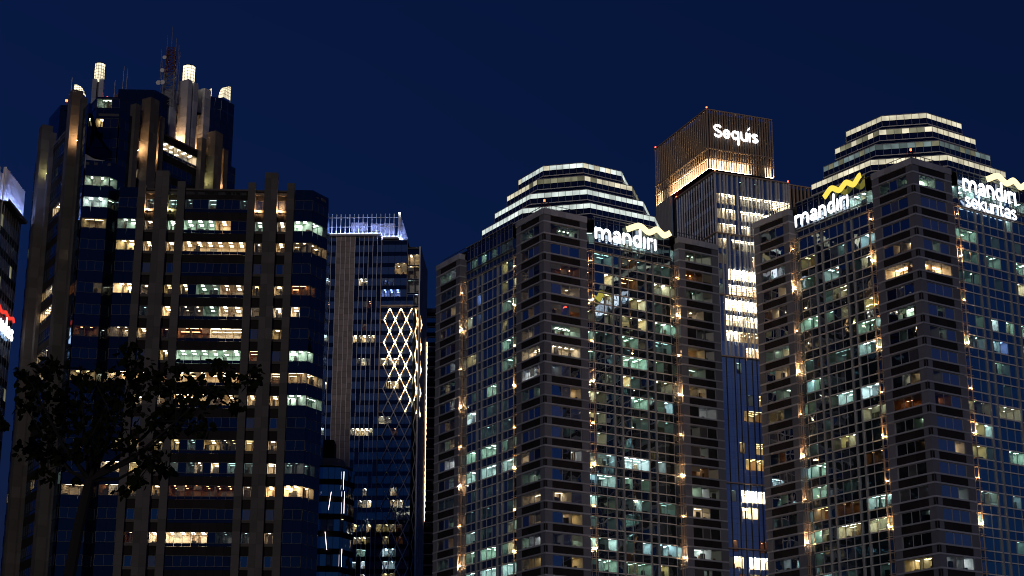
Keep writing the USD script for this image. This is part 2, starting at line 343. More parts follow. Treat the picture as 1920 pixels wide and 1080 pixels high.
# ------------------------------------------------------------------ twin bank towers
def twin(label, corner, ang, zb, nfl, pat, lampR, lampL, crown, unl):
    th = thing('office_tower', label, 'office tower')
    zlow = zb - 4.0 * nfl - 1.0
    FR, FL = Fr(corner, ang), Fr(corner, ang + 90, True)
    ztop = zb + 2.38
    W = 42.2
    MB().prism([FR.p(s, -n, 0)[:2] for s, n in ((6.5, 6.5), (W - 6, 6.5), (W - 6, W - 6), (6.5, W - 6))], 0, zb + 5.4).build(th, 'core', 'roof_dark')
    MB().prism([FR.p(s, -n, 0)[:2] for s, n in ((.2, .2), (W - .2, .2), (W - .2, W - .2), (.2, W - .2))], 0, zlow).build(th, 'lower_storeys', 'granite_grey')
    MB().prism([FR.p(s, -n, 0)[:2] for s, n in ((0.4, 0.4), (W - .4, .4), (W - .4, W - .4), (.4, W - .4))], zb + 4.9, zb + 5.0).build(th, 'roof_slab', 'roof_dark')
    for fi, (fr, tag) in enumerate(((FR, 'R'), (FL, 'L'))):
        for pi, p0 in enumerate((0.0, 32.2)):
            mir = pi == 1
            def S(a, b): return (p0 + a, p0 + b) if not mir else (p0 + 10 - b, p0 + 10 - a)
            near, far = S(0, 1.62), S(8.38, 10)
            wa, wb = S(1.62, 8.38)
            for k in range(nfl):
                sl, hd = zb - 4 * k, zb - 4 * k + 2.38
                skipcorner = fi == 1 and pi == 0
                inner = far
                outer = near
                # stone panels beside window and beside spandrel
                for (a, b), dd, skip in ((outer, 1.6, skipcorner), (inner, 1.75, False)):
                    if skip: continue
                    piece(th, 'stone_panel', MB().box(fr, a + .006, b - .006, -dd, 0, sl + .15, hd - .15), 'granite_grey')
                    piece(th, 'stone_panel', MB().box(fr, a + .006, b - .006, -dd, 0, sl - 1.47, sl - .15), 'granite_grey')
                if pi == 0:
                    q = MB().box(fr, 0.04, .52, -.02, .012, sl - 1.4, sl - .2)
                    piece(th, 'corner_panel', q, 'granite_dark')
                # string courses
                a0, a1 = (p0, p0 + 10)
                piece(th, 'stone_band', MB().box(fr, a0 + (0 if fi == 0 or pi else .1), a1, -1.7, .10, sl - .14, sl + .14), 'granite_pale')
                piece(th, 'stone_band', MB().box(fr, a0 + (0 if fi == 0 or pi else .1), a1, -1.7, .10, hd - .14, hd + .14), 'granite_pale')
                # dark spandrel panels
                e = lin(wa, wb, 3)
                for i in range(3):
                    piece(th, 'spandrel_panel', MB().box(fr, e[i] + .01, e[i + 1] - .01, -.5, -.12, sl - 1.47, sl - .15), 'granite_dark')
                if k == 0:
                    for i in range(3): piece(th, 'spandrel_panel', MB().box(fr, e[i] + .01, e[i + 1] - .01, -.5, -.12, hd + .15, zb + 3.75), 'granite_dark')
                    for a, b in (outer, inner):
                        if a == outer[0] and skipcorner: continue
                        piece(th, 'stone_panel', MB().box(fr, a + .006, b - .006, -1.6, 0, hd + .15, zb + 3.75), 'granite_grey')
                pt = pat[tag + ('near' if pi == 0 else 'far')]
                pt = pt[k] if k < len(pt) else '...'
                # tie rods / glazing bars are the doubled mullions of these windows
                wdt = wb - wa
                ed = [wa, wa + wdt * .36, wa + wdt * .64, wb] if not mir else [wa, wa + wdt * .36, wa + wdt * .64, wb]
                window(th, fr, wa, wb, sl + .14, hd - .14, ed, pt, -.28, unlit=unl[tag + ('near' if pi == 0 else 'far')], depth=4.4,
                       miter=((.9, 0) if pi == 0 else (0, 0.9)), frame='metal_fin', fw=.09, seed=k * 31 + fi * 7 + pi * 3 + int(ang * 10), blind=.22)
            # coping blocks and railing
            for i in range(6):
                a, b = p0 + i * 10 / 6, p0 + (i + 1) * 10 / 6
                piece(th, 'coping_stone', MB().box(fr, a + .01 + (.2 if fi and not i and not pi else 0), b - .01, -1.2, .18, zb + 3.75, zb + 4.95), 'granite_pale')
            m = MB()
            for i in range(9): m.box(fr, p0 + .4 + i * 1.15, p0 + .46 + i * 1.15, -1.5, -1.44, zb + 4.95, zb + 6.4)
            m.box(fr, p0 + .3, p0 + 9.8, -1.52, -1.42, zb + 6.4, zb + 6.5); m.box(fr, p0 + .3, p0 + 9.8, -1.5, -1.44, zb + 5.7, zb + 5.75)
            m.build(th, 'railing', 'metal_dark')
        # glazed bay between the piers
        n0 = -.8
        E = [12.1, 14.4, 16.4, 18.2, 20.25, 22.3, 24.3, 26.1, 28.2, 30.3]
        gtop = zb - 4 + 2.38
        spans = [(0, 2, 1), (2, 3, 3), (3, 6, 4), (6, 7, 7), (7, 9, 8)]
        rows = pat[tag + 'glass']
        for k in range(nfl):
            sl, hd = zb - 4 * k, zb - 4 * k + 2.38
            row = rows[k] if k < len(rows) else '...........'
            nn = n0 if k else n0 + .3
            for a, b, ci in spans:
                pt = row[ci:ci + b - a]
                sd = k * 53 + a * 7 + fi * 1009 + int(ang * 7)
                if b - a == 1 and pt == '.':
                    piece(th, 'narrow_pane', MB().wall(fr, E[a] + .1, E[b] - .1, nn, sl + .09, hd - .09, .004), unl[tag + 'glass'])
                else:
                    window(th, fr, E[a] + .02, E[b] - .02, sl + .09, hd - .09, [E[a] + .02] + E[a + 1:b] + [E[b] - .02], pt, nn, tint='pane_teal', unlit=(unl[tag + 'glass'],), depth=4.6, frame='metal_dark', fw=.06, seed=sd, blind=.15)
                for i in range(a, b):
                    piece(th, 'spandrel_pane', MB().wall(fr, E[i] + .04, E[i + 1] - .04, nn, sl - 1.53, sl - .09, .004), unl[tag + 'spandrel'])
            # canted corner panes towards the piers
            for (sa, na, sb, nb_, ch) in ((10.0, -1.72, 12.1, nn, row[0]), (30.3, nn, 32.2, -1.72, row[10])):
                dx, dn = sb - sa, nb_ - na
                L = math.hypot(dx, dn); da = math.degrees(math.atan2(dn, dx))
                g = Fr(fr.p(sa, na, 0), fr.ang - da if not fr.flip else fr.ang + da, fr.flip)
                if ch == '.': piece(th, 'canted_pane', MB().wall(g, .04, L - .04, 0, sl + .09, hd - .09, .003), 'pane_unlit_teal')
                else: window(th, g, .02, L - .02, sl + .09, hd - .09, [.02, L - .02], ch, 0, tint='pane_teal', depth=2.2, frame='metal_dark', fw=.06, seed=k * 17 + int(sa) + fi, blind=.2)
                piece(th, 'canted_pane', MB().wall(g, .04, L - .04, 0, sl - 1.53, sl - .09, .003), 'spandrel_glass_teal')
            for z in ((sl, hd) if k else ()):
                piece(th, 'transom', MB().box(fr, 12.05, 30.35, n0 - .12, n0 + .16, z - .09, z + .09), 'metal_pale')
                for sa, na, sb, nb_ in ((10.0, -1.6, 12.1, n0), (30.3, n0, 32.2, -1.6)):
                    piece(th, 'canted_transom', MB().tube(fr.p(sa, na, z), fr.p(sb, nb_, z), .09, sides=4), 'metal_fin')
        for s in (16.4, 18.2, 24.3, 26.1):
            MB().box(fr, s - .13, s + .13, n0 - .05, n0 + .3, zlow, gtop + .25).build(th, 'mullion_fin', 'metal_fin')
        for s in (12.1, 14.4, 20.25, 22.3, 28.2, 30.3):
            MB().box(fr, s - .05, s + .05, n0 - .05, n0 + .1, zlow, gtop).build(th, 'mullion', 'metal_fin')
        # smooth attic glass above the grid, with ring pipes
        ne = n0 + .3
        sp = lin(12.1, 30.3, 12)
        for i in range(12):
            piece(th, 'attic_pane', MB().wall(fr, sp[i] + .03, sp[i + 1] - .03, ne, hd0 := zb + 2.38 + .06, zb + 5.6, .003), 'glass_navy_deep' if i % 3 else 'spandrel_glass_teal')
            MB().box(fr, sp[i] - .03, sp[i] + .03, ne, ne + .06, zb - 1.6, zb + 5.6).build(th, 'attic_mullion', 'metal_fin')
            piece(th, 'attic_bracket', MB().tube(fr.p(sp[i] + .7, ne + .05, zb + 4.4), fr.p(sp[i] + .7, ne - 1.6, zb + 5.9), .06, sides=4), 'metal_fin')
        for z in (zb - 1.5, zb - .2, zb + .3, zb + 2.5, zb + 5.6):
            MB().box(fr, 11.9, 30.5, ne - .05, ne + .22, z - .06, z + .06).build(th, 'ring_pipe', 'metal_fin')
        # floodlit masts standing in the slots beside the piers
        for s, sg in ((11.3, -1), (31.1, 1)):
            mast = xf(th, 'light_mast'); nm = -.15
            MB().tube(fr.p(s, nm, zlow), fr.p(s, nm, gtop + .2), .09).build(mast, 'pole', 'metal_bronze')
            MB().tube(fr.p(s + sg * .75, nm - .25, zlow), fr.p(s + sg * .75, nm - .25, gtop - .8), .05).build(mast, 'pole', 'metal_bronze')
            for k in range(1, nfl):
                for z in (zb - 4 * k, zb - 4 * k + 2.38):
                    m = MB()
                    for q in (-.1, .25):
                        m.tube(fr.p(s + sg * 1.15, nm - .1, z + q), fr.p(s - sg * .55, nm + .05, z + q), .06, sides=4)
                    m.tube(fr.p(s, nm, z + .05), fr.p(s, n0, z + .05), .06, sides=4)
                    m.build(mast, 'bracket', 'metal_bronze')
            for z in (lampR if fi == 0 else lampL):
                MB().box(fr, s + sg * .45 - .08, s + sg * .45 + .08, nm - .02, nm + .14, z + 7.9, z + 7.96).build(mast, 'uplight', 'uplight_small')
                MB().box(fr, s + sg * .45 - .12, s + sg * .45 + .12, nm - .06, nm + .18, z + 7.6, z + 7.88).build(mast, 'lamp_housing', 'metal_dark')
                MB().box(fr, s + sg * .45 - .18, s + sg * .45 + .18, nm - .1, nm + .2, z - .35, z - .12).build(mast, 'lamp_housing', 'metal_dark')
                MB().box(fr, s + sg * .45 - .15, s + sg * .45 + .15, nm - .07, nm + .17, z - .12, z - .04).build(mast, 'uplight', 'uplight_orange')
                MB().box(fr, s + sg * .1 - .07, s + sg * .1 + .07, nm + .15, nm + .3, z + .15, z + .3).build(mast, 'spark_lamp', 'spark_white')
    # stepped octagonal crown
    ctr = FR.p(21.0, -21.0, 0)
    def octa(w, c):
        pts = [(-w, w - c), (-w, -w + c), (-w + c, -w), (w - c, -w), (w, -w + c), (w, w - c), (w - c, w), (-w + c, w)]
        return [ctr + FR.d * u - FR.n * v for u, v in pts]
    tiers = [(10.7, 5.9, 136.4), (12.85, 6.95, 132.65), (15.2, 8.3, 128.75), (17.7, 9.8, 124.85)]
    for ti, (w, c, zt) in enumerate(tiers):
        zt = zt + (zb - 115.4)
        P = octa(w, c); zl = zt - 3.95 if ti < 3 else zb + 5.0
        MB().prism([tuple(q[:2]) for q in octa(w - .5, c - .2)], zl - .05, zt - .05).build(th, 'crown_storey', 'roof_dark')
        for i in range(8):
            a, b = P[i], P[(i + 1) % 8]; L = np.linalg.norm(b - a); ang_ = math.degrees(math.atan2(b[1] - a[1], b[0] - a[0]))
            f = Fr(a, ang_)
            MB().box(f, -.05, L + .05, -.4, .06, zt, zt + .16).build(th, 'crown_coping', 'metal_fin')
            MB().box(f, -.05, L + .05, -.4, .12, zt - 2.25, zt - 2.1).build(th, 'crown_ledge', 'metal_pale')
            n = max(3, int(round(L / 1.45))); e = lin(0, L, n)
            for j in range(n):
                mt = crown(ti, i, j, n)
                if i in (7, 0, 1, 2, 3):
                    piece(th, 'crown_light_panel', MB().wall(f, e[j] + .04, e[j + 1] - .04, 0, zt - .95, zt), mt)
                    piece(th, 'crown_pane', MB().wall(f, e[j] + .03, e[j + 1] - .03, 0, zt - 2.1, zt - 1.0, .003), 'glass_navy')
                else:
                    piece(th, 'crown_light_panel', MB().wall(f, e[j] + .04, e[j + 1] - .04, 0, zt - .95, zt), mt, cap=0)
            MB().wall(f, 0, L, 0, zl, zt - 2.25).build(th, 'crown_wall', 'glass_navy_deep')
            for s in e[:-1]: piece(th, 'crown_mullion', MB().box(f, s - .03, s + .03, 0, .05, zt - 2.1, zt), 'metal_fin')
    b = FR.p(.6, -.6, 0)
    bl = xf(th, 'beacon')
    MB().tube((b[0], b[1], zb + 4.9), (b[0], b[1], zb + 6.6), .05).build(bl, 'stem', 'metal_dark')
    MB().tube((b[0], b[1], zb + 6.6), (b[0], b[1], zb + 6.95), .2).build(bl, 'red_lamp', 'beacon_red')
    return th, FR, FL

cM, aM = (6.06, 326.04), 31.47
cR, aR = (71.17, 298.74), 34.19
patM = {
 'Rnear': ['ggg', '...', 'ooo', '.nn', 'w.o', 'ggg', 'nnn', 'c..', '..w', '...', '...', '..b', '...', 'nn.', '.ny', 'b.g', '..y', '...'],
 'Rfar': ['ggg', 'ooo', 'ggd', 'nn.', '.dd', 'yyd', 'gg.', 'ww.', '.bb', 'd..', '.d.', 'oow', 'gbg', 'nn.', '...', 'bbg', '.d.', '...'],
 'Rglass': ['t...ttt...t', '.dd.ood.dd.', 'o.w.oo..nnn', '..w..wn.d..', 'w.w.w.w.ggg', 'gdd.gg..dd.', 'g...ggg.g.g', '....wd..yy.', 'nn...gg.gc.', 'ww...dd.dd.', '.w.........', 'ccc.bbb.b..', 'ctt.g.g....', 'tdd.dtd.dd.', 'd.d........', 'tdt.d.c.ccc', 'dgg.ggg.y..', '...........'],
 'Lnear': ['dgg', '..w', 'o.w', 'n.y', '.w.', '.nn', 'nnn', 'bbb', 'g.d', '...', '...', 'b.n', 'ggg', 'nnn', 'nn.', 'bbg', 'yyn', '...'],
 'Lfar': ['bgg', 'ddd', 'nd.', 'd.w', 'o.o', 'b.d', 'gng', 'b.b', 'wn.', 'ngn', 'bb.', 'c.b', 'ddd', 'g.g', 'w.w', '.gg', 'g.n', '...'],
 'Lglass': ['.gg.g.g.g..', '.dy........', 'n.y....k.k.', 'ggg....k.nd', '..w........', 'ggg.....www', 'ngg..d.....', '....gg..d.g', '..d.dd..bb.', '.dd.ddd....', 'gng.ggg.ggg', 'ttt.ttt.tt.', '.d...d..d..', 'dd...dd.dd.', 'gn...dg.tt.', '.ng.ggg.ggg', 'ttt.ttt.tt.', '...........']}
patR = {
 'Rnear': ['gg.', '...', '...', '.g.', 'www', '...', '.g.', 'dg.', '...', 'd..', 'oo.', '...', '..n', '...', '..t', '...', '...', 'bdb', '...'],
 'Rfar': ['...'] * 19,
 'Rglass': ['ttt.ggg.tt.', '.......t...', 'ggg..d..d..', '.gg.gg..gg.', 'dgg..d..n..', 'd..........', '..g.b.g.gg.', 'gcc.ck..c..', '....gd..gg.', '.....d..d..', 'wnn.nnn.nn.', '.yt........', 'yyd..gg.dd.', '...........', '.tt..c..tt.', 't..........', '.....d.....', '...........', '...........'],
 'Lnear': ['g.g', '...', '...', 'nw.', 'www', '...', 'gg.', '.d.', '...', 'nd.', 'ooo', 'g..', 'w..', '...', '...', 'd..', '...', 'yyy', '...'],
 'Lfar': ['.dn', '..d', 'c.d', 'n..', '.n.', '...', 'ggg', 'nn.', 'gg.', 'dyy', '...', '.og', '...', '.g.', 'd.d', '..c', '.c.', 'c.d', '...'],
 'Lglass': ['ttt.gg.....', '...........', 'cc..d...yy.', 'nnd..tt.gg.', '....nnd....', 'yy..w.g.ggg', 'bgg........', 'gtt.ddd..d.', '........gcg', '.bb.ttg..gg', 'nnn....d...', '....nyn..dd', '.oo.....ggt', '....dd..gg.', 'ttt.ooo.ooc', 'nnn.nnn.ngg', '.........d.', '.d...d..cd.', 'ggg....d...']}
def crownM(t, i, j, n):
    if t == 0: return 'crown_cream' if random.random() < .35 else 'crown_white'
    if t == 1: return 'crown_cream' if i in (0, 2) and random.random() < .75 else 'crown_dim'
    return 'crown_white'
def crownR(t, i, j, n):
    if t == 2: return 'crown_teal' if random.random() < .8 else 'crown_dim'
    if t == 1: return 'crown_dim' if i in (0, 1) and j % 3 else 'crown_cream'
    return 'crown_cream'
DK = ('pane_unlit', 'pane_unlit', 'pane_blind_down')
UM = {'Rnear': ('pane_unlit', 'pane_sky', 'pane_unlit'), 'Rfar': DK, 'Lnear': DK, 'Lfar': DK, 'Rglass': 'pane_unlit_teal', 'Lglass': 'pane_unlit_teal', 'Rspandrel': 'spandrel_glass_teal', 'Lspandrel': 'spandrel_glass_teal'}
UR = {'Rnear': ('pane_sky',), 'Rfar': ('pane_sky',), 'Lnear': DK, 'Lfar': DK, 'Rglass': 'pane_blue_coat', 'Lglass': 'pane_unlit_teal', 'Rspandrel': 'spandrel_glass_blue', 'Lspandrel': 'spandrel_glass_teal'}
LZ = [55.4, 71.3, 87.4, 103.6]
thM, MR, ML = twin('grey stone and glass bank tower, full height in the middle of the picture', cM, aM, 115.4, 18, patM, LZ, LZ, crownM, UM)
thR, RR, RL = twin('grey stone and glass bank tower cut off by the right edge of the picture', cR, aR, 115.0, 19, patR, LZ, LZ, crownR, UR)

# ------------------------------------------------------------------ lettering drawn as round strokes
def arc(cx, cy, rx, ry, a0, a1, n=24):
    return [(cx + rx * math.cos(math.radians(a0 + (a1 - a0) * i / n)), cy + ry * math.sin(math.radians(a0 + (a1 - a0) * i / n))) for i in range(n + 1)]
def strokes(ch, w):
    """(polylines, advance) of a letter with x-height 1."""
    h = w / 2
    if ch == 'm': return [[(h, h), (h, 1 - h)], arc(.5, .62, .5 - h, .38 - h, 180, 0) + [(1 - h, h)], arc(1.34, .62, .34 + .0, .38 - h, 180, 0) + [(1.68, h)]], 1.68 + h
    if ch == 'n': return [[(h, h), (h, 1 - h)], arc(.48, .58, .48 - h, .42 - h, 180, 0) + [(.96 - h, h)]], .96
    if ch == 'a': return [arc(.46, .3, .46 - h, .3 - h, 0, 360), [(.92 - h, h), (.92 - h, .6)] + arc(.48, .6, .44 - h, .4 - h, 0, 140)], .92
    if ch == 'd': return [arc(.48, .5, .48 - h, .5 - h, 0, 360), [(.96 - h, h), (.96 - h, 1.42)]], .96
    if ch in 'iı': return [[(h, h), (h, 1 - h)]] + ([[(h, 1.38), (h, 1.40)]] if ch == 'i' else []), w
    if ch == 'r': return [[(h, h), (h, 1 - h)], arc(.46, .55, .46 - h, .45 - h, 180, 70)], .6
    if ch == 's': return [arc(.4, .73, .36 - h * .6, .27 - h, 40, 270, 10) + arc(.4, .27, .38 - h * .6, .27 - h, 90, -140, 10)], .8
    if ch == 'e': return [[(h, .5), (.9 - h, .5)] + arc(.46, .5, .46 - h, .5 - h, 0, 310)], .92
    if ch == 'k': return [[(h, h), (h, 1.42)], [(.75, 1 - h), (h * 2, .5), (.8, h)]], .84
    if ch == 'u': return [[(h, 1 - h)] + arc(.47, .45, .47 - h, .45 - h, 180, 360) + [(.94 - h, 1 - h)], [(.94 - h, 1 - h), (.94 - h, h)]], .94
    if ch == 't': return [[(.3, 1.3), (.3, .35)] + arc(.52, .35, .22, .35 - h, 180, 290, 6), [(.05, 1 - h), (.6, 1 - h)]], .66
    if ch == 'q': return [arc(.48, .5, .48 - h, .5 - h, 0, 360), [(.96 - h, 1 - h), (.96 - h, -.42)]], .96
    if ch == 'S': return [arc(.5, 1.02, .46 - h * .6, .38 - h, 35, 270, 12) + arc(.5, .4, .5 - h * .6, .4 - h, 90, -145, 12)], 1.0
def lettering(th, fr, text, s0, s1, z0, xh, n, w, material, rev=False, gap=.21, depth=.12):
    L = [(c, strokes(c, w)) for c in text]
    tot = sum(a for _, (_, a) in L) + gap * (len(L) - 1); kx = (abs(s1 - s0)) / tot; x = 0
    for c, (ps, a) in L:
        shp = unary_union([LineString(p).buffer(w / 2, quad_segs=4) for p in ps])
        if c == 'q' and 'Seq' in text: shp = shp.difference(Polygon([(.1, -.2), (.6, -.62), (.9, -.7), (.5, -.1)]))
        tm = [trimesh.creation.extrude_polygon(g, depth, engine='earcut') for g in getattr(shp, 'geoms', [shp])]
        m = MB()
        for t in tm:
            m.tri(t, lambda u, v, d: fr.p(s0 + (-(x + u) if rev else (x + u)) * kx, n + d, z0 + v * xh))
        m.build(th, 'letter', material); x += a + gap
def wave(th, fr, pts, n, width, material, depth=.3):
    P = np.array(pts); t = np.arange(len(P)); from_t = np.linspace(0, len(P) - 1, 40)
    from scipy.interpolate import CubicSpline
    c = CubicSpline(t, P)(from_t)
    shp = LineString(c).buffer(width / 2, cap_style='flat', quad_segs=4)
    m = MB().tri(trimesh.creation.extrude_polygon(shp, depth, engine='earcut'), lambda u, v, d: fr.p(u, n + d, v))
    m.build(th, 'ribbon', material)
def rails(th, fr, s0, s1, n, zs):
    m = MB()
    for z in zs: m.box(fr, s0, s1, n - .06, n, z - .05, z + .05)
    for s in lin(s0, s1, 6)[1:-1]: m.box(fr, s - .04, s + .04, -.5, n - .06, zs[0] - .05, zs[0] + .05)
    m.build(th, 'support_rail', 'metal_dark')
sg = thing('illuminated_sign', 'glowing white mandiri lettering under a pale gold ribbon, on the middle tower', 'sign')
lettering(sg, MR, 'mandırı', 11.85, 26.6, 116.2, 2.55, .0, .245, 'sign_white'); rails(sg, MR, 11.8, 26.8, -.02, (116.5, 118))
WV = [(0, 0), (1.6, .75), (3.1, 1.25), (4.3, .75), (5.3, .3), (6.4, .8), (7.3, 1.25), (8.3, .75), (9.1, .35), (10.6, 1.15)]
wave(sg, MR, [(19.5 + a, 119.55 + b) for a, b in WV], .0, 1.15, 'sign_yellow_pale')
sg = thing('illuminated_sign', 'glowing white mandiri lettering below a saturated yellow zigzag ribbon, facing left on the right tower', 'sign')
lettering(sg, RL, 'mandırı', 30.1, 15.8, 115.4, 2.4, .3, .235, 'sign_white', rev=True); rails(sg, RL, 15.8, 30.2, .28, (115.7, 117.2))
wave(sg, RL, [(21.9 - a * .93, 119.0 + b * .95) for a, b in [(0, 0), (1.2, .85), (2.3, 1.25), (3.4, .7), (4.3, .25), (5.4, .75), (6.4, 1.2), (7.5, .6), (8.4, .2), (9.4, .9), (10.4, 1.5)]], .3, 1.0, 'sign_yellow')
sg = thing('illuminated_sign', 'glowing white mandiri sekuritas lettering in two lines under a yellow ribbon, by the right edge', 'sign')
lettering(sg, RR, 'mandırı', 12.85, 27.1, 116.35, 2.55, .0, .245, 'sign_white'); rails(sg, RR, 12.8, 27.1, -.02, (116.7, 118.2))
lettering(sg, RR, 'sekurıtas', 13.2, 26.9, 113.4, 2.0, .0, .18, 'sign_white', gap=.13); rails(sg, RR, 13.2, 26.9, -.02, (113.7, 115))
wave(sg, RR, [(19.5 + a, 120.0 + b) for a, b in WV], .0, 1.1, 'sign_yellow_pale')
# ------------------------------------------------------------------ stone tower on the left
tT = thing('office_tower', 'dark brown stone tower with setbacks, stone piers and glowing lanterns, at left', 'office tower')
TFL = lambda i: 111.75 - 4.0 * i        # sill heights
def pier(fr, s0, s1, n1, z0, z1, cols=1, n0=-.4, crs=2.0):
    P = xf(tT, 'pier')
    z = z1; e = lin(s0, s1, cols); first = True
    while z > z0 + .05:
        za = max(z0, z - (crs if not first else 1.1)); first = False
        for i in range(cols):
            j = .004 + .005 * random.random()
            MB().box(fr, e[i] + .008, e[i + 1] - .008, n0, n1 - j, za + .012, z).build(P, 'stone_panel', 'granite_brown')
        z = za
LAY = [('g', 0, 3.3), ('p', 3.35, 4.7), ('x', 4.7, 6.4), ('P', 6.4, 8.8), ('x', 8.8, 10.3), ('p', 10.3, 11.7), ('f', 11.7, 22.9),
       ('p', 22.9, 24.25), ('x', 24.25, 25.85), ('P', 25.85, 28.2), ('x', 28.2, 29.85), ('p', 29.85, 31.2), ('g', 31.3, 34.6)]
def stone_facade(fr, zr, i0, i1, field, gaps, gl, gr, pp=.55, pP=1.0, up1=1.2, up2=3.0, lit=(), litz=None, zbot=46.0, parts=LAY, setz=None):
    """field/gaps/gl/gr: dict row -> pattern. lit: lamps in the gaps ((gap index, material)) at height litz."""
    gi = 0
    for kind, a, b in parts:
        if kind in 'pP':
            pier(fr, a, b, pP if kind == 'P' else pp, zbot, zr + (up2 if kind == 'P' else up1), 2 if kind == 'P' else 1)
            continue
        nb = {'g': .25, 'x': -.35, 'f': -.1}[kind]
        npn = {'g': 2, 'x': 1, 'f': 8}[kind]
        tot = zr - (TFL(i0) + 1.87)
        if kind == 'g':
            MB().box(fr, a, b, -.4, nb, TFL(i0) + 1.87, zr).build(tT, 'glass_parapet', 'glass_navy_deep')
        else:
            e = lin(a, b, npn if kind == 'f' else 1)
            for q in range(len(e) - 1):
                piece(tT, 'parapet_panel', MB().box(fr, e[q] + .01, e[q + 1] - .01, nb - .4, nb + .1, TFL(i0) + 1.9, zr - .3), 'granite_brown_dark')
            MB().box(fr, a, b, nb - .5, nb + .2, zr - .3, zr).build(tT, 'coping', 'granite_brown')
        for i in range(i0, i1 + 1):
            sl = TFL(i); hd = sl + 1.87; nx = sl - 2.13
            if nx < zbot - 2: break
            D = {'g': gl if a < 5 else gr, 'x': gaps, 'f': field}[kind]
            pt = D.get(i, '.' * 8)
            pt = pt[gi] if kind == 'x' and len(pt) >= 4 else pt[:npn] if kind != 'x' else '.'
            if len(pt) < npn: pt = (pt + '.' * npn)[:npn]
            sd = i * 97 + int(a * 10) + int(fr.o[0] * 3)
            if kind == 'x':
                window(tT, fr, a + .02, b - .02, sl, hd, [a + .02, a + .28, b - .28, b - .02], pt * 3, nb, unlit=('pane_unlit', 'pane_unlit', 'pane_blind_down'), depth=4.0, frame='metal_dark', fw=.06, seed=sd, blind=.12)
                piece(tT, 'ledge_stone', MB().box(fr, a + .01, b - .01, nb - .3, nb + .28, sl - .5, sl - .03), 'granite_brown')
                piece(tT, 'spandrel_panel', MB().box(fr, a + .01, b - .01, nb - .4, nb + .04, nx + .03, sl - .5), 'granite_brown_dark')
            else:
                window(tT, fr, a + .02, b - .02, sl, hd, lin(a + .02, b - .02, npn), pt, nb, tint='pane_clear', unlit=('glass_navy', 'glass_navy', 'glass_navy_deep'), depth=4.6, miter=((.7, 0) if kind == 'g' and a < 5 else (0, .7) if kind == 'g' else (0, 0)), frame='metal_dark', fw=.05, seed=sd, blind=.12)
                if kind == 'g':
                    e = lin(a, b, npn)
                    for q in range(npn): piece(tT, 'spandrel_pane', MB().wall(fr, e[q] + .01, e[q + 1] - .01, nb, nx + .02, sl - .02, .002), 'glass_navy_deep')
                else:
                    e = lin(a, b, npn)
                    for q in range(npn):
                        piece(tT, 'spandrel_pane', MB().wall(fr, e[q] + .01, e[q + 1] - .01, nb, sl - .52, sl - .02, .002), 'glass_navy_deep')
                        piece(tT, 'spandrel_panel', MB().box(fr, e[q] + .01, e[q + 1] - .01, nb - .3, nb + .02, nx + .03, sl - .54), 'granite_brown_dark')
        if kind == 'x':
            for (g_, m_) in lit:
                if g_ == gi:
                    MB().box(fr, a + .2, a + .6, nb + .4, nb + .8, litz, litz + .14).build(tT, 'uplight', m_)
                    MB().box(fr, a + .16, a + .64, nb + .36, nb + .84, litz - .3, litz - .01).build(tT, 'lamp_housing', 'metal_dark')
            gi += 1
def glass_facet(fr, L, npn, zr, i0, i1, pats, zbot=46.0, mat_a='glass_navy', mat_b='glass_navy_deep', depth=3.2, miter=(.4, .4)):
    e = lin(0, L, npn)
    if zr > TFL(i0) + 1.87:
        for q in range(npn): piece(tT, 'glass_parapet', MB().wall(fr, e[q] + .01, e[q + 1] - .01, 0, TFL(i0) + 1.89, zr, .002), mat_b)
    for i in range(i0, i1 + 1):
        sl = TFL(i); hd = sl + 1.87; nx = sl - 2.13
        if nx < zbot - 2: break
        pt = (pats.get(i, '') + '.' * npn)[:npn]
        window(tT, fr, .02, L - .02, sl, hd, lin(.02, L - .02, npn), pt, 0, unlit=(mat_a,), depth=depth, miter=miter, frame='metal_dark', fw=.05, seed=i * 61 + int(L * 10) + int(fr.o[0]), blind=.1)
        for q in range(npn): piece(tT, 'spandrel_pane', MB().wall(fr, e[q] + .01, e[q + 1] - .01, 0, nx + .02, sl - .02, .002), mat_b)

c0 = np.array([-35.72, 303.91])
FT0 = Fr(c0, 2.8)
wl = FT0.p(-34.6, 0, 0)[:2]
FT = Fr(wl, 2.8)                                     # front wing
field = {0: 'd..d...d', 1: 'ggggww..', 2: 'wwwwwwww', 4: 'y.gggnnn', 5: 'nnnggnnn', 6: 'oooonnnn', 7: 'gggggggg', 8: 'wwwwwwww', 9: 'wwwwnnww',
         11: 'y.d.yyny', 12: 'd.dn.n.d', 13: 'oooooooo', 15: 'nnnnn.dd'}
gaps = {0: 'dd..', 1: 'nggn', 2: 'wwww', 4: 'wyyw', 5: 'dwnn', 6: 'wo.y', 7: '.yo.', 8: 'wwww', 9: 'wwww', 11: 'wyyn', 12: 'yydn', 13: 'wwww', 15: 'ondn'}
stone_facade(FT, 115.6, 0, 16, field, gaps, {1: 'gg', 2: 'yy', 4: 'ww', 6: 'nn', 8: 'ww', 11: '.y', 12: 'nn', 13: 'on'},
             {1: 'gg', 2: 'ww', 4: 'oo', 5: 'n.', 7: 'gg', 8: 'ww', 9: 'gg', 12: 'dd', 13: 'ww'},
             lit=((0, 'uplight_amber'), (1, 'uplight_lime'), (2, 'uplight_amber'), (3, 'uplight_amber')), litz=111.3)
FR2 = Fr(c0, 60)                                     # right cant of the wing
glass_facet(FR2, 4.6, 3, 115.6, 0, 16, {1: 'ggd', 2: 'www', 4: 'o..', 7: 'g..', 8: 'wwy', 9: 'ggg', 12: 'dd.', 13: 'ww.'}, miter=(.4, 0))
FR3 = Fr(FR2.p(4.6, 0, 0)[:2], 95)
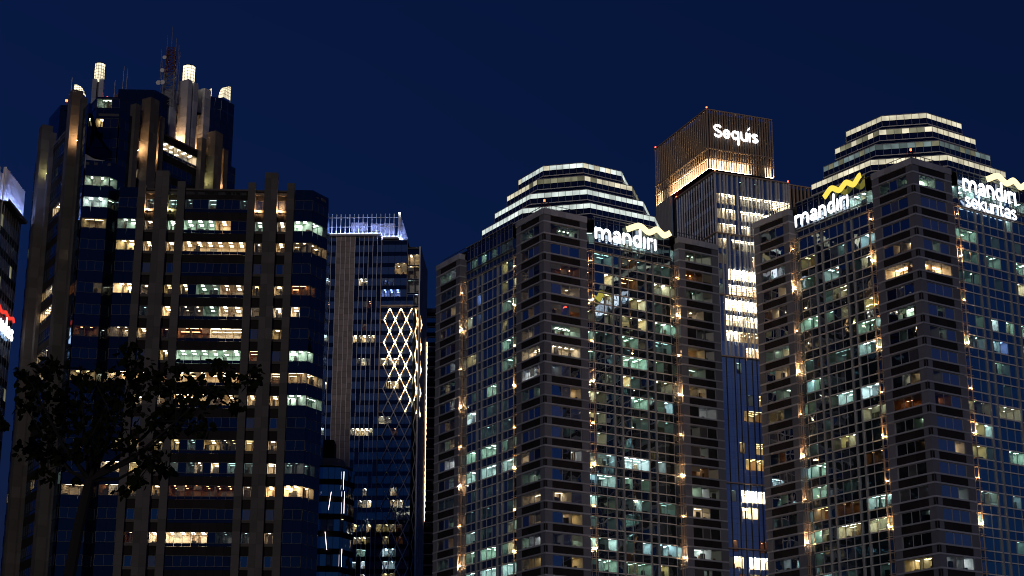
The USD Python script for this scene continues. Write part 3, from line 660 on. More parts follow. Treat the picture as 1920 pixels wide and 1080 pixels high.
MB().wall(FR3, 0, 26, 0, 0, 115.6).build(tT, 'side_wall', 'glass_navy_deep')
L0 = FT.p(0, 0, 0)[:2]
q1 = L0 + 4.7 * np.array([math.cos(math.radians(120)), math.sin(math.radians(120))])
FLc = Fr(q1, -60)                                    # left cant of the wing
glass_facet(FLc, 4.7, 3, 115.6, 0, 16, {1: 'gg.', 4: '.ww', 6: '.on', 8: '..w', 12: 'n..', 13: 'oo.'}, miter=(0, .4))
# lower corner bay between the wing and the left facade
bay_l, bay_r = np.array([-76.55, 301.43]), np.array([-72.25, 302.2])
FB = Fr(bay_l, math.degrees(math.atan2(bay_r[1] - bay_l[1], bay_r[0] - bay_l[0])))
LB = float(np.linalg.norm(bay_r - bay_l))
glass_facet(FB, LB, 3, 120.6, -1, 16, {-1: 'ggg', 0: 'ttt', 1: 'yyy', 4: '..y', 6: 'ooo', 8: 'yyy', 11: '.n.', 13: 'www'})
FB2 = Fr(bay_r, 60)
glass_facet(FB2, 4.0, 2, 120.6, -1, 16, {-1: 'g.', 0: 'gg', 1: '..'}, miter=(.4, 0))
# left facade, seen at a glancing angle
FA = Fr(bay_l, 120, True)
fieldA = {-2: '........', -1: 'w.wwww..', 3: 'yyynnnww', 4: 'nnnwwwww', 6: '...nnnww', 7: 'nnnnnnww', 8: '..nn....', 12: 'nn..yy..', 13: 'd.......'}
stone_facade(FA, 131.6, -4, 16, fieldA, {0: '.w.n', 2: 'w...', 7: '..w.'}, {-2: 'd', 4: 'oo'}, {0: 'gg', 12: 'yy'}, pp=.6, pP=1.7, up1=2.4, up2=4.9, lit=((0, 'uplight_amber'), (1, 'uplight_amber'), (2, 'uplight_lime'), (3, 'uplight_lime')), litz=126.0)
# roof slabs of the lower masses
def slab(pts, z, t=.5, name='roof_slab'): MB().prism([tuple(p) for p in pts], z - t, z).build(tT, name, 'roof_dark')
a34 = FA.p(34.6, 0, 0)[:2]
slab([L0, c0, FR2.p(4.6, 0, 0)[:2], FR3.p(26, 0, 0)[:2], L0 + np.array([0, 34.])], 115.0)
slab([bay_l, (-77.2, 305.), (-78.2, 312.8), (-80., 336.), a34 + (8, 8.), a34], 131.0)
slab([bay_l, bay_r, FB2.p(4, 0, 0)[:2], bay_l + (0, 8)], 120.2)
# upper tower: right facade, front facet and left facade, set back
oB = np.array([-74.0, 313.4]); FBu = Fr(oB, 60)
fB = {-5: '...wnnnn', -4: '........', -3: '....', -2: 'n.......', -1: 'gg......'}
stone_facade(FBu, 135.2, -5, 1, {-5: 'nnnnnnnn', -1: '.ggg....', -3: '........'}, {-3: 'nn..', -2: '.n..', -5: '....'}, {}, {-4: 'd.', -3: 'dd'}, pp=1.0, pP=1.9, up1=2.6, up2=4.9,
             lit=((0, 'uplight_amber'), (1, 'uplight_amber'), (2, 'uplight_lime'), (3, 'uplight_amber')), litz=128.9, zbot=104.0)
uL = oB + np.array([-4.3, -.22])
FU = Fr(uL, 3.0)
glass_facet(FU, 4.3, 3, 138.0, -6, 1, {-6: 'gg.', -5: 'y..', -1: '.d.'}, zbot=100.0)
FAu = Fr(uL, 120, True)
glass_facet(FAu, 8.0, 5, 138.0, -6, 1, {}, zbot=100.0)
slab([uL, oB, FBu.p(34.6, -.4, 0)[:2], FBu.p(34.6, 0, 0)[:2] + (-20, 10), FAu.p(30, -4, 0)[:2]], 134.6)
# top stage with lantern pylons
pF = np.array([-70.4, 326.5]); FTt = Fr(pF + np.array([-7.1, -.37]), 3.0)
def dark_block(fr, L, z0, z1, npn, name='glass_pane'):
    e = lin(0, L, npn); zs = lin(z0, z1, max(1, int((z1 - z0) / 2.4)))
    for q in range(npn):
        for k in range(len(zs) - 1):
            piece(tT, name, MB().wall(fr, e[q] + .02, e[q + 1] - .02, 0, zs[k] + .02, zs[k + 1] - .02, .003), 'glass_navy_deep')
dark_block(FTt, 7.1, 126, 145.3, 4)
FP = Fr(bay_l, math.degrees(math.atan2(uL[1] - bay_l[1], uL[0] - bay_l[0])))
dark_block(FP, float(np.linalg.norm(uL - bay_l)), 120.2, 131.6, 6)
FTr = Fr(pF, 60)
dark_block(FTr, 4.4, 126, 145.3, 3)
def pylon(fr, s0, s1, n1, z0, z1, split=False):
    P = xf(tT, 'pylon'); z = z1
    while z > z0:
        za = max(z0, z - 2.0)
        for a, b in (((s0, s0 + (s1 - s0) * .4), (s1 - (s1 - s0) * .4, s1)) if split else ((s0, s1),)):
            MB().box(fr, a, b, -1.6, n1, za + .03, z).build(P, 'stone_panel', 'granite_pale')
        z = za
    if split: MB().box(fr, s0 + (s1 - s0) * .4, s1 - (s1 - s0) * .4, -1.4, n1 - .5, z0, z1 - .4).build(P, 'dark_slot', 'metal_dark')
    return P
def lantern(P, fr, s, n, z, h, r):
    c = fr.p(s, n, 0)
    L = xf(P, 'lantern') if False else P
    MB().tube((c[0], c[1], z), (c[0], c[1], z + h), r, r, 12).build(P, 'lantern_glass', 'lantern_glow')
    m = MB()
    for i in range(12):
        q = math.tau * i / 12; x, y = c[0] + (r + .04) * math.cos(q), c[1] + (r + .04) * math.sin(q)
        m.tube((x, y, z - .1), (x, y, z + h + .1), .05, sides=4)
    for k in range(6):
        zz = z + h * k / 5
        for i in range(12):
            a, b = math.tau * i / 12, math.tau * (i + 1) / 12
            m.tube((c[0] + (r + .05) * math.cos(a), c[1] + (r + .05) * math.sin(a), zz), (c[0] + (r + .05) * math.cos(b), c[1] + (r + .05) * math.sin(b), zz), .05, sides=4)
    m.build(P, 'lantern_frame', 'metal_dark')
    MB().tube((c[0], c[1], z + h), (c[0], c[1], z + h + .3), r + .08, r * .8, 12).build(P, 'lantern_cap', 'metal_dark')
# right side: two pylons and the tall lantern between lit recesses
for a, b in ((6.25, 8.35), (11.6, 14.3)):
    MB().wall(FTr, a, b, -1.5, 136, 145.6).build(tT, 'recess_wall', 'granite_brown')
    m = MB()
    for zz in lin(137.5, 145.5, 4): m.box(FTr, a, b, -1.45, -1.15, zz - .15, zz + .15)
    for ss in lin(a, b, 2): m.box(FTr, max(a, ss - .1), min(b, ss + .1), -1.48, -1.2, 136, 145.6)
    m.build(tT, 'recess_grid', 'granite_brown')
    for zz in lin(137.5, 145.5, 4)[:-1]:
        piece(tT, 'recess_pane', MB().wall(FTr, a + .35, b - .35, -1.42, zz + .25, zz + 1.75), 'pane_unlit')
    MB().box(FTr, a + .5, a + .8, -.7, -.4, 136.6, 136.75).build(tT, 'uplight', 'uplight_amber')
    MB().box(FTr, b - .8, b - .5, -.7, -.4, 136.6, 136.75).build(tT, 'uplight', 'uplight_amber')
pylon(FTr, 4.5, 6.2, .4, 130, 147.2)
P = pylon(FTr, 8.4, 11.5, 1.2, 130, 150.6, True); lantern(P, FTr, 9.95, -.2, 150.7, 3.4, 1.25)
pylon(FTr, 14.3, 16.2, .6, 130, 151.0)
FTq = Fr(FTr.p(16.3, 0, 0)[:2], 15)
dark_block(FTq, 2.6, 124, 150.0, 2); FTq2 = Fr(FTq.p(2.6, 0, 0)[:2], 60); dark_block(FTq2, 4.2, 124, 150.0, 2)
P = pylon(FTq2, .2, 2.2, -2.0, 146, 150.4); 
def crest(P, fr, s, n, z, w, h):
    """A curved glowing crest: stepped quarter-round of lit glass with ribs."""
    pts = [(w * math.cos(a), h * math.sin(a)) for a in lin(0, math.pi / 2, 6)]
    m, g = MB(), MB()
    for (x0, y0), (x1, y1) in zip(pts[:-1], pts[1:]):
        V = [fr.p(s + (w - x0), n + q, z + y0) for q in (0, -1.3)] + [fr.p(s + (w - x1), n + q, z + y1) for q in (0, -1.3)]
        m.add(V, [[0, 1, 3, 2]])
        m.add([fr.p(s + (w - x0), n, z + y0), fr.p(s + (w - x1), n, z + y1), fr.p(s + w, n, z + y1), fr.p(s + w, n, z + y0)], [[0, 1, 2, 3]])
        g.tube(fr.p(s + (w - x0), n + .04, z + y0), fr.p(s + w, n + .04, z + y0), .05, sides=4)
        g.tube(fr.p(s + (w - x0), n + .04, z + y0), fr.p(s + (w - x0), n - 1.3, z + y0), .05, sides=4)
        g.tube(fr.p(s + (w - x0), n + .04, z), fr.p(s + (w - x0), n + .04, z + y0), .04, sides=4)
    m.build(P, 'crest_glass', 'lantern_glow'); g.build(P, 'crest_frame', 'metal_dark')
crest(P, FTq2, .3, .2, 150.2, 2.2, 3.2)
P = pylon(FTq, 0, .5, -.6, 146, 150.3); crest(P, FTq, -.2, -.3, 150.2, .7, 1.9)
# left side, mirrored
FTl = Fr(FTt.p(0, 0, 0)[:2], 120, True)
dark_block(FTl, 6.0, 126, 143.0, 3)
P = pylon(FTt, -5.3, -3.1, -.6, 130, 147.6, True); lantern(P, FTt, -4.15, -1.3, 147.7, 3.3, 1.0)
P = pylon(FTt, -8.9, -7.6, -1.0, 128, 146.2); crest(P, FTt, -6.7, -.9, 144.2, -2.1, 2.3)
FTm = Fr(FTt.p(-12.3, -6.0, 0)[:2], 3.0); dark_block(FTm, 3.6, 122, 144.2, 2)
FTm2 = Fr(FTm.p(0, 0, 0)[:2], 120, True); dark_block(FTm2, 8.0, 122, 144.2, 3)
slab([FTt.p(0, -.3, 0)[:2], pF + (0, .3), FTr.p(4.4, -1, 0)[:2], FTr.p(16.3, -3, 0)[:2], FTq2.p(4, -.5, 0)[:2], FTq2.p(4, -14, 0)[:2], FTm2.p(8, -.5, 0)[:2], FTm.p(0, -.3, 0)[:2], FTm.p(3.6, -.3, 0)[:2]], 143.0)
MB().prism([FTt.p(.3, -.4, 0)[:2], FTt.p(6.8, -.4, 0)[:2], FTr.p(4.2, -.4, 0)[:2], FTr.p(4.2, -7, 0)[:2], FTl.p(5.5, -.5, 0)[:2]], 126, 145.2).build(tT, 'core', 'roof_dark')
MB().prism([FTr.p(4.6, -1.6, 0)[:2], FTr.p(16.2, -1.6, 0)[:2], FTq2.p(4.1, -.4, 0)[:2], FTq2.p(4.1, -10, 0)[:2], FTr.p(6, -12, 0)[:2]], 120, 145.4).build(tT, 'core', 'roof_dark')
MB().prism([FTm.p(.2, -.3, 0)[:2], FTm.p(3.5, -.3, 0)[:2], FTt.p(0, -6, 0)[:2], FTm2.p(7.8, -.4, 0)[:2]], 120, 144.0).build(tT, 'core', 'roof_dark')
# cores behind the window bands
MB().prism([tuple(FT.p(4, -6, 0)[:2]), tuple(FT.p(31, -6, 0)[:2]), tuple(FT.p(33, -24, 0)[:2]), tuple(FT.p(4, -24, 0)[:2])], 0, 114.4).build(tT, 'core', 'roof_dark')
MB().prism([FA.p(14, -6, 0)[:2], FA.p(34, -6, 0)[:2], FA.p(34, -14, 0)[:2], FA.p(20, -8, 0)[:2]], 0, 130.5).build(tT, 'core', 'roof_dark')
MB().prism([FBu.p(2, -6.5, 0)[:2], FBu.p(33, -6.5, 0)[:2], FBu.p(33, -20, 0)[:2], FAu.p(30, -8, 0)[:2], FAu.p(4, -4, 0)[:2]], 0, 134).build(tT, 'core', 'roof_dark')
MB().prism([tuple(FT.p(.1, -.6, 0)[:2]), tuple(FT.p(34.5, -.6, 0)[:2]), tuple(FR3.p(24, .1, 0)[:2]), tuple(FA.p(34.5, -.6, 0)[:2]), tuple(FA.p(.2, -.6, 0)[:2])], 0, 43.5).build(tT, 'lower_storeys', 'granite_brown')
for b in (FTm.p(1.0, -.6, 144.3), FTt.p(-2.2, -1, 142.6)):
    bl = xf(tT, 'beacon'); MB().tube(b, b + np.array([0, 0, .9]), .06).build(bl, 'stem', 'metal_dark'); MB().tube(b + np.array([0, 0, .9]), b + np.array([0, 0, 1.3]), .28).build(bl, 'red_lamp', 'beacon_red')
for p_, h in ((FTt.p(-1.3, -3, 143), 5.5), (FTt.p(.2, -3, 143), 8.5), (FTt.p(.9, -3, 143), 8.0), (FTt.p(-9.6, -2, 144), 4.5), (FTq2.p(3.9, -1, 148), 6.0), (FTq2.p(4.3, -.6, 128), 19.)):
    MB().tube(p_, p_ + np.array([.0 if h < 6 else .1, 0, h]), .09, .05, 5).build(tT, 'whip_aerial', 'metal_fin')
# lattice mast
am = thing('antenna_mast', 'red and white lattice radio mast with small dishes on top of the stone tower', 'antenna mast')
mc = np.array([-68.5, 331.0]); wz = [(147 - 4, 1.5), (151, 1.25), (155.5, .95), (157.5, .7)]
def mastm(z0, z1, w0, w1, mt, nb):
    for c_ in range(4):
        sx, sy = ((-1, -1), (1, -1), (1, 1), (-1, 1))[c_]
        MB().tube((mc[0] + sx * w0, mc[1] + sy * w0, z0), (mc[0] + sx * w1, mc[1] + sy * w1, z1), .11, sides=5).build(am, 'mast_leg', mt)
    for k in range(nb):
        za, zb_ = z0 + (z1 - z0) * k / nb, z0 + (z1 - z0) * (k + 1) / nb; wa = w0 + (w1 - w0) * k / nb; wb = w0 + (w1 - w0) * (k + 1) / nb
        m = MB()
        for c_ in range(4):
            p0, p1 = ((-1, -1), (1, -1), (1, 1), (-1, 1))[c_], ((-1, -1), (1, -1), (1, 1), (-1, 1))[(c_ + 1) % 4]
            m.tube((mc[0] + p0[0] * wa, mc[1] + p0[1] * wa, za), (mc[0] + p1[0] * wb, mc[1] + p1[1] * wb, zb_), .06, sides=4)
            m.tube((mc[0] + p1[0] * wa, mc[1] + p1[1] * wa, za), (mc[0] + p0[0] * wb, mc[1] + p0[1] * wb, zb_), .06, sides=4)
            m.tube((mc[0] + p0[0] * wb, mc[1] + p0[1] * wb, zb_), (mc[0] + p1[0] * wb, mc[1] + p1[1] * wb, zb_), .06, sides=4)
        m.build(am, 'mast_brace', mt)
mastm(143, 150.5, 1.25, .95, 'mast_paint', 5); mastm(150.5, 156.2, .95, .7, 'metal_red', 5)
for dx, h in ((-.9, 159), (0, 161), (.9, 158.4), (-1.9, 156), (1.8, 155.4), (-1.6, 153.5), (1.5, 157)):
    MB().tube((mc[0] + dx, mc[1] - .3, h - 6.5), (mc[0] + dx, mc[1] - .3, h), .06, .05, 5).build(am, 'aerial', 'mast_paint')
for dx, dz, r in ((-2.0, 148.3, .5), (-1.2, 148.4, .5), (-1.4, 151, .45), (-1.1, 153.8, .4)):
    MB().tube((mc[0] + dx, mc[1] - 1.2, dz), (mc[0] + dx, mc[1] - .9, dz), r, r * .7, 12).build(am, 'dish', 'white_paint')
# floodlit tower with blue crown, far left
tB = thing('office_tower', 'narrow dark tower with a blue-lit finned crown, cut off by the left edge', 'office tower')
oX = np.array([-93.9, 311.1]); FX = Fr(oX, 89.4); FXf = Fr(oX + np.array([-14., .6]), -2.5)
MB().prism([oX + (-13.9, .7), oX + (-.08, .1), FX.p(12.4, -.08, 0)[:2], FX.p(12.4, -13.9, 0)[:2]], 0, 116.4).build(tB, 'core', 'roof_dark')
for k in range(19):
    z = 114.0 - 3.8 * k
    e = lin(0, 12.4, 8)
    for q in range(8): piece(tB, 'pane', MB().wall(FX, e[q] + .03, e[q + 1] - .03, .05, z - 2.3, z, .003), 'glass_azure' if (k * 7 + q * 5) % 13 else 'crown_dim')
    MB().box(FX, 0, 12.4, -.02, .12, z - 3.78, z - 2.32).build(tB, 'spandrel_panel', 'glass_navy_deep')
for s in lin(0, 12.4, 8): MB().box(FX, s - .05, s + .05, .0, .16, 43, 116.2).build(tB, 'wall_fin', 'metal_fin')
for f_, L in ((FX, 12.6), (FXf, 14.0)):
    for s in lin(0, L, 17): MB().box(f_, s - .07, s + .07, -.2, .35, 116.4, 123.0 - .2 * random.random()).build(tB, 'crown_fin', 'white_paint')
    MB().wall(f_, 0, L, -.6, 116.4, 122).build(tB, 'crown_screen', 'white_paint')
    MB().box(f_, -.1, L, -.6, 1.3, 116.2, 116.38).build(tB, 'ledge', 'metal_dark')
    MB().box(f_, -.1, L, 1.2, 1.3, 116.38, 116.75).build(tB, 'ledge_lip', 'metal_dark')
    MB().box(f_, .1, L - .1, .9, 1.0, 116.42, 116.48).build(tB, 'light_strip', 'fin_blue_light')
sg = thing('illuminated_sign', 'blurred red and white glowing sign low on the blue-crowned tower, at the left edge', 'sign')
for i, s in enumerate((1.2, 3.4, 5.8, 8.0, 10.3)):
    shp = unary_union([LineString(p).buffer(.14) for p in strokes('nudas'[i], .28)[0]])
    m = MB().tri(trimesh.creation.extrude_polygon(shp, .2, engine='earcut'), lambda u, v, d: FX.p(s + u * 1.7, .55 + d, 92.6 + v * 2.2)); m.build(sg, 'letter', 'sign_white')
wave(sg, FX, [(0.2, 96.2), (2, 96.6), (4, 96.1), (6, 96.7), (8, 96.2), (10, 96.7), (11.5, 96.3)], .55, .6, 'sign_red')
# ------------------------------------------------------------------ lattice tower
tC = thing('office_tower', 'slim blue glass tower with a lit diamond lattice and a fin crown glowing blue', 'office tower')
cC = (-31.18, 580.8); FC = Fr(cC, -1.5); FCr = Fr(cC, 87.4)
SC = lambda k: 185.23 - 4.0 * k
zbC = 84.0
MB().prism([FC.p(s, n, 0)[:2] for s, n in ((-31.9, -6), (-.3, -6), (-.3, -26), (-31.9, -26))], 0, 201).build(tC, 'core', 'roof_dark')
MB().prism([FC.p(s, n, 0)[:2] for s, n in ((-31.9, -.5), (-.3, -.5), (-.3, -26), (-31.9, -26))], 0, zbC - 2).build(tC, 'lower_storeys', 'granite_rose')
MB().prism([FC.p(s, n, 0)[:2] for s, n in ((-31.9, -.2), (-13.2, -.2), (-13.2, -26), (-31.9, -26))], 202.4, 202.8).build(tC, 'roof_slab', 'roof_dark')
MB().prism([FC.p(s, n, 0)[:2] for s, n in ((-13.2, -.2), (-4.4, -.2), (-4.4, -26), (-13.2, -26))], 201.2, 201.6).build(tC, 'roof_slab', 'roof_dark')
MB().prism([FC.p(s, n, 0)[:2] for s, n in ((-4.4, -.2), (-.2, -.2), (-.2, -26), (-4.4, -26))], 198.3, 198.8).build(tC, 'roof_slab', 'roof_dark')
litC = {(0, 0): 'n', (0, 10): 'n', (0, 11): 'n', (5, 0): 'w', (5, 9): 'w', (5, 10): 'w', (5, 11): 'w', (5, 12): 'w', (5, 13): 'w', (7, 10): 'n', (7, 11): 'n', (7, 12): 'n', (9, 0): 'w',
        (2, 0): 'o', (2, 11): 'o', (2, 12): 'o', (4, 11): 'o', (13, 9): 'w', (13, 10): 'w', (13, 11): 'w', (13, 12): 'n', (13, 13): 'n', (19, 11): 'w', (19, 12): 'n', (19, 13): 'n', (21, 9): 'y', (21, 10): 'y', (21, 13): 'w', (22, 10): 'y', (22, 11): 'y', (22, 12): 'y', (22, 13): 'y', (23, 11): 'g', (23, 12): 'g', (25, 9): 'y', (25, 12): 'w', (18, 12): 'n', (24, 9): 'y', (24, 10): 't', (24, 12): 'b'}
EC = [-32., -30.4, -28.8] + [-22.3, -20.8, -19.27, -17.75, -16.22, -14.7, -13.15]
cols = [(0, -32., -30.45), (1, -30.45, -28.8), (9, -22.3, -20.8), (10, -20.8, -19.27), (11, -19.27, -17.75), (12, -17.75, -16.22), (13, -16.22, -14.7), (14, -14.7, -13.15)]
for k in range(-4, 26):
    sl = SC(k); hd = sl + 2.5
    if hd > 202.5: hd = 202.4
    for ci, a, b in cols:
        ch = litC.get((k, ci), '.')
        if ch == '.':
            piece(tC, 'pane', MB().wall(FC, a + .04, b - .04, 0, sl + .03, hd - .03, .003), 'glass_slate' if (k + ci) % 5 else 'glass_navy')
        else: window(tC, FC, a + .02, b - .02, sl, hd, [a + .02, b - .02], ch, 0, tint='pane_blue', depth=5.0, frame='metal_dark', fw=.06, seed=k * 41 + ci, blind=.3)
        if hd < 202: piece(tC, 'spandrel_pane', MB().wall(FC, a + .04, b - .04, 0, hd + .02, min(202.6, sl + 4 - .02), .003), 'glass_navy_deep')
    for j in range(4):
        e = lin(-28.7, -22.4, 4)
        piece(tC, 'stone_panel', MB().box(FC, e[j] + .03, e[j + 1] - .03, -.3, .12, sl + .03, sl + 1.97), 'granite_rose')
        piece(tC, 'stone_panel', MB().box(FC, e[j] + .03, e[j + 1] - .03, -.3, .12, sl + 2.03, min(202.8, sl + 3.97)), 'granite_rose')
for s in (-30.45, -28.75, -27.2, -25.6, -24.0, -22.35, -20.8, -19.27, -17.75, -16.22, -14.7):
    MB().box(FC, s - .07, s + .07, .1, .5, zbC, 202.9).build(tC, 'wall_fin', 'metal_pale')
MB().box(FC, -13.35, -13.1, -.2, .6, zbC, 203).build(tC, 'wall_fin', 'metal_bronze')
# right part
for k in range(-4, 26):
    sl = SC(k); hd = sl + 2.6
    if hd > 201.5: hd = 201.4
    a, b = -13.05, -4.35
    if k == -1: window(tC, FC, -8.68, -4.4, 189.25, 193.2, [-8.68, -6.55, -4.4], 'ww', 0, depth=5, frame='metal_dark', fw=.08, seed=5, blind=.3)
    lat = k >= 2
    e = lin(a, b if not lat else -2.1, 4 if not lat else 5)
    for q in range(len(e) - 1):
        ch = {(7, 0): 'n', (7, 1): 'n', (7, 2): 'n', (9, 1): 'w', (9, 2): 'w', (9, 3): 'o', (13, 2): 'o', (12, 0): 'n', (12, 1): 'n', (19, 2): 'w', (19, 3): 'n', (3, 3): 'o', (21, 0): 'y', (21, 1): 'y', (21, 2): 'w', (21, 3): 'o', (22, 1): 'y', (22, 3): 'o', (23, 1): 't', (23, 2): 't', (25, 1): 'y', (25, 2): 'y', (18, 2): 'n', (24, 1): 'b', (24, 2): 't', (1, 0): 'k', (1, 1): 'k', (1, 2): 'k', (0, 0): 'k', (0, 1): 'k'}.get((k, q), '.')
        if k == -1 and q > 1: continue
        if ch == '.': piece(tC, 'pane', MB().wall(FC, e[q] + .04, e[q + 1] - .04, 0, sl + .03, hd - .03, .003), 'glass_slate')
        else: window(tC, FC, e[q] + .02, e[q + 1] - .02, sl, hd, [e[q] + .02, e[q + 1] - .02], ch, 0, tint='pane_blue', depth=5.0, frame='metal_dark', fw=.06, seed=k * 43 + q, blind=.3)
        if hd < 201: piece(tC, 'spandrel_pane', MB().wall(FC, e[q] + .04, e[q + 1] - .04, 0, hd + .02, sl + 4 - .02, .003), 'glass_navy_deep')
    if not lat and hd < 199:
        zz = [(192.6, 196.3, 'ow'), (187.6, 192.2, 'wn'), (182.6, 186.6, 'd.')]
for z0, z1, pt in ((192.6, 196.4, 'ww'), (187.6, 192.2, 'ny'), (182.7, 187.2, 'dd'), (178.2, 182.3, '.k')):
    window(tC, FC, -4.25, -.3, z0, z1, [-4.25, -2.2, -.3], pt, -.6, depth=4, frame='metal_fin', fw=.1, seed=int(z0), blind=.2)
    MB().wall(FC, -4.3, -.2, -.58, z0 - .5, z0 - .02).build(tC, 'spandrel_pane', 'glass_navy_deep')
MB().wall(FC, -4.3, -.2, -.58, 196.4, 198.9).build(tC, 'parapet_panel', 'glass_navy_deep')
MB().box(FC, -.35, .05, -.7, .35, zbC, 199.0).build(tC, 'edge_fin', 'metal_pale')
MB().box(FC, -4.5, -4.3, -.7, .2, 177.9, 201.8).build(tC, 'edge_fin', 'metal_dark')
for k in range(30):
    for j in range(7):
        z = 199 - 4 * k; e = lin(0, 27, 7)
        piece(tC, 'side_panel', MB().box(FCr, e[j] + .02, e[j + 1] - .02, -.3, -.02 + .01 * random.random(), z - 3.97, z), 'granite_rose')
# crown of fins lit blue from below
for s in lin(-32, -7.7, 16): MB().box(FC, s - .1, s + .1, -.1, .45, (202.9 if s < -13.3 else 201.8), 210.9).build(tC, 'crown_fin', 'white_paint')
MB().box(FC, -32.1, -7.6, -.05, .1, 209.6, 209.8).build(tC, 'crown_rail', 'metal_pale'); MB().box(FC, -32.1, -7.6, -.05, .1, 206.3, 206.4).build(tC, 'crown_rail', 'metal_pale')
for s0, s1, z in ((-32, -13.3, 203.05), (-13.0, -7.4, 201.9)):
    MB().box(FC, s0, s1, .85, 1.05, z + .02, z + .1).build(tC, 'light_strip', 'fin_blue_light')
    MB().box(FC, s0, s1, -1.2, 1.25, z - .25, z).build(tC, 'ledge', 'metal_fin'); MB().box(FC, s0, s1, 1.15, 1.25, z, z + .4).build(tC, 'ledge_lip', 'metal_pale')
    MB().wall(FC, s0, s1, -1.2, z, z + 1.6).build(tC, 'crown_screen', 'white_paint')
for i in range(18):
    MB().box(FCr.sub(0, -7.4, 0), i * 1.5, i * 1.5 + .2, -.1, .35, 201.8, 210.9).build(tC, 'crown_fin', 'white_paint')
MB().wall(FCr.sub(0, -7.4, 0), 0, 27, -.3, 201.8, 210.6).build(tC, 'crown_screen', 'white_paint')
MB().box(FCr.sub(0, -7.4, 0), .2, 27, .9, 1.1, 201.85, 201.95).build(tC, 'light_strip', 'fin_blue_light')
for a, b, z in ((-24.3, -19.0, 209.0), (-17.5, -9.2, 208.6)):
    MB().box(FC, a, b, -5, -3, 202.8, z).build(tC, 'plant_room', 'metal_fin')
MB().tube(FC.p(-7.4, 0, 211), FC.p(-7.4, 0, 211.5), .28).build(tC, 'spark_lamp', 'spark_white')

# lattice of struts with light lines
la = xf(tC, 'lattice')
nl = .8
NX = lambda j: -11.78 + 1.875 * j
def strut(fr, a, b, lit, sh=0):
    A, B = fr.p(a[0], nl, a[1]), fr.p(b[0], nl, b[1])
    MB().tube(A, B, .15, sides=4).build(la, 'strut', 'metal_bronze' if lit else 'metal_pale')
    if lit:
        d = (B - A); o = fr.n * .2
        MB().tube(A + d * .02 + o, A + d * .36 + o, .21, .11, 4).build(la, 'light_line', 'lattice_light')
        MB().tube(B - d * .36 + o, B - d * .02 + o, .11, .21, 4).build(la, 'light_line', 'lattice_light')
        MB().tube(A + d * .36 + o, B - d * .36 + o, .11, sides=4).build(la, 'light_line', 'lattice_dim')
for r in range(24):
    z0, z1 = 176.9 - 3.98 * r, 176.9 - 3.98 * (r + 1)
    for j in range(0, 6):
        par = (j + r) % 2                       # even rows peak at odd nodes
        x0, x1 = NX(j), NX(j + 1)
        if x1 > -2.0: continue
        a, b = ((x0, z1), (x1, z0)) if par == 0 else ((x0, z0), (x1, z1))
        lit = (x0 + 11.8) > (r - 4.2) * 1.9 - .3 and r < 9
        strut(FC, a, b, lit)
    if r % 2 == 1:
        MB().tube(FC.p(NX(0), nl, z0), FC.p(-13.2, nl, z0), .11, sides=4).build(la, 'strut', 'metal_bronze')
MB().box(FC, -13.2, -2.0, .5, .9, 177.7, 178.1).build(la, 'strut', 'metal_bronze')
FCt = Fr(FC.p(-2.35, 0, 0)[:2], 73)
MB().wall(FCt, 0, 6.6, -.1, zbC, 177.8).build(tC, 'return_wall', 'glass_navy')
for r in range(24):
    z0, z1 = 176.9 - 3.98 * r, 176.9 - 3.98 * (r + 1)
    for j in range(3):
        par = (j + r) % 2; x0, x1 = .15 + 2.15 * j, .15 + 2.15 * (j + 1)
        a, b = ((x0, z1), (x1, z0)) if par else ((x0, z0), (x1, z1))
        strut(FCt, a, b, r < 9 and j * 2.2 > (r - 7.5) * 2.5)
MB().wall(FC, -2.3, -.3, -5.5, zbC, 178).build(tC, 'return_wall', 'granite_rose')
m = MB()
for k in range(60): m.tube(FCr.p(24 + (k % 2) * 1.2, .4, 172 - k * 1.05), FCr.p(25.2 - (k % 2) * 1.2, .4, 171 - k * 1.05), .12, sides=4)
m.build(la, 'light_line', 'lattice_light')
# ------------------------------------------------------------------ banded block far behind
tE = thing('apartment_building', 'far dark slab with bright window bands in the gap beside the diamond lattice tower', 'building')
FE = Fr((-46., 659.), 0.)
MB().prism([(-46., 660.), (-20., 660.), (-20., 684.), (-46., 684.)], 0, 201.).build(tE, 'core', 'roof_dark')
for k in range(27):
    z = 199 - 3.95 * k
    MB().box(FE, 12, 26, -1, .1, z - 1.6, z).build(tE, 'floor_band', 'granite_brown_dark')
    MB().box(FE, 12, 26, -1, .45, z - 2.0, z - 1.65).build(tE, 'balcony_edge', 'metal_bronze')
    lit = (5 <= k <= 6) or k in (11, 12) or k >= 15
    e = lin(12, 26, 7)
    for q in range(7):
        ch = ('n' if k % 3 else 'b') if lit and (k * 5 + q * 3) % 11 else '.'
        if ch == '.' or q > 4: piece(tE, 'pane', MB().wall(FE, e[q] + .03, e[q + 1] - .03, -.1, z - 3.95, z - 2.0), 'pane_unlit')
        else: window(tE, FE, e[q] + .02, e[q + 1] - .02, z - 3.95, z - 2.0, [e[q] + .02, e[q + 1] - .02], ch, -.1, depth=2.4, frame='metal_dark', fw=.07, seed=k * 9 + q, blind=.3)
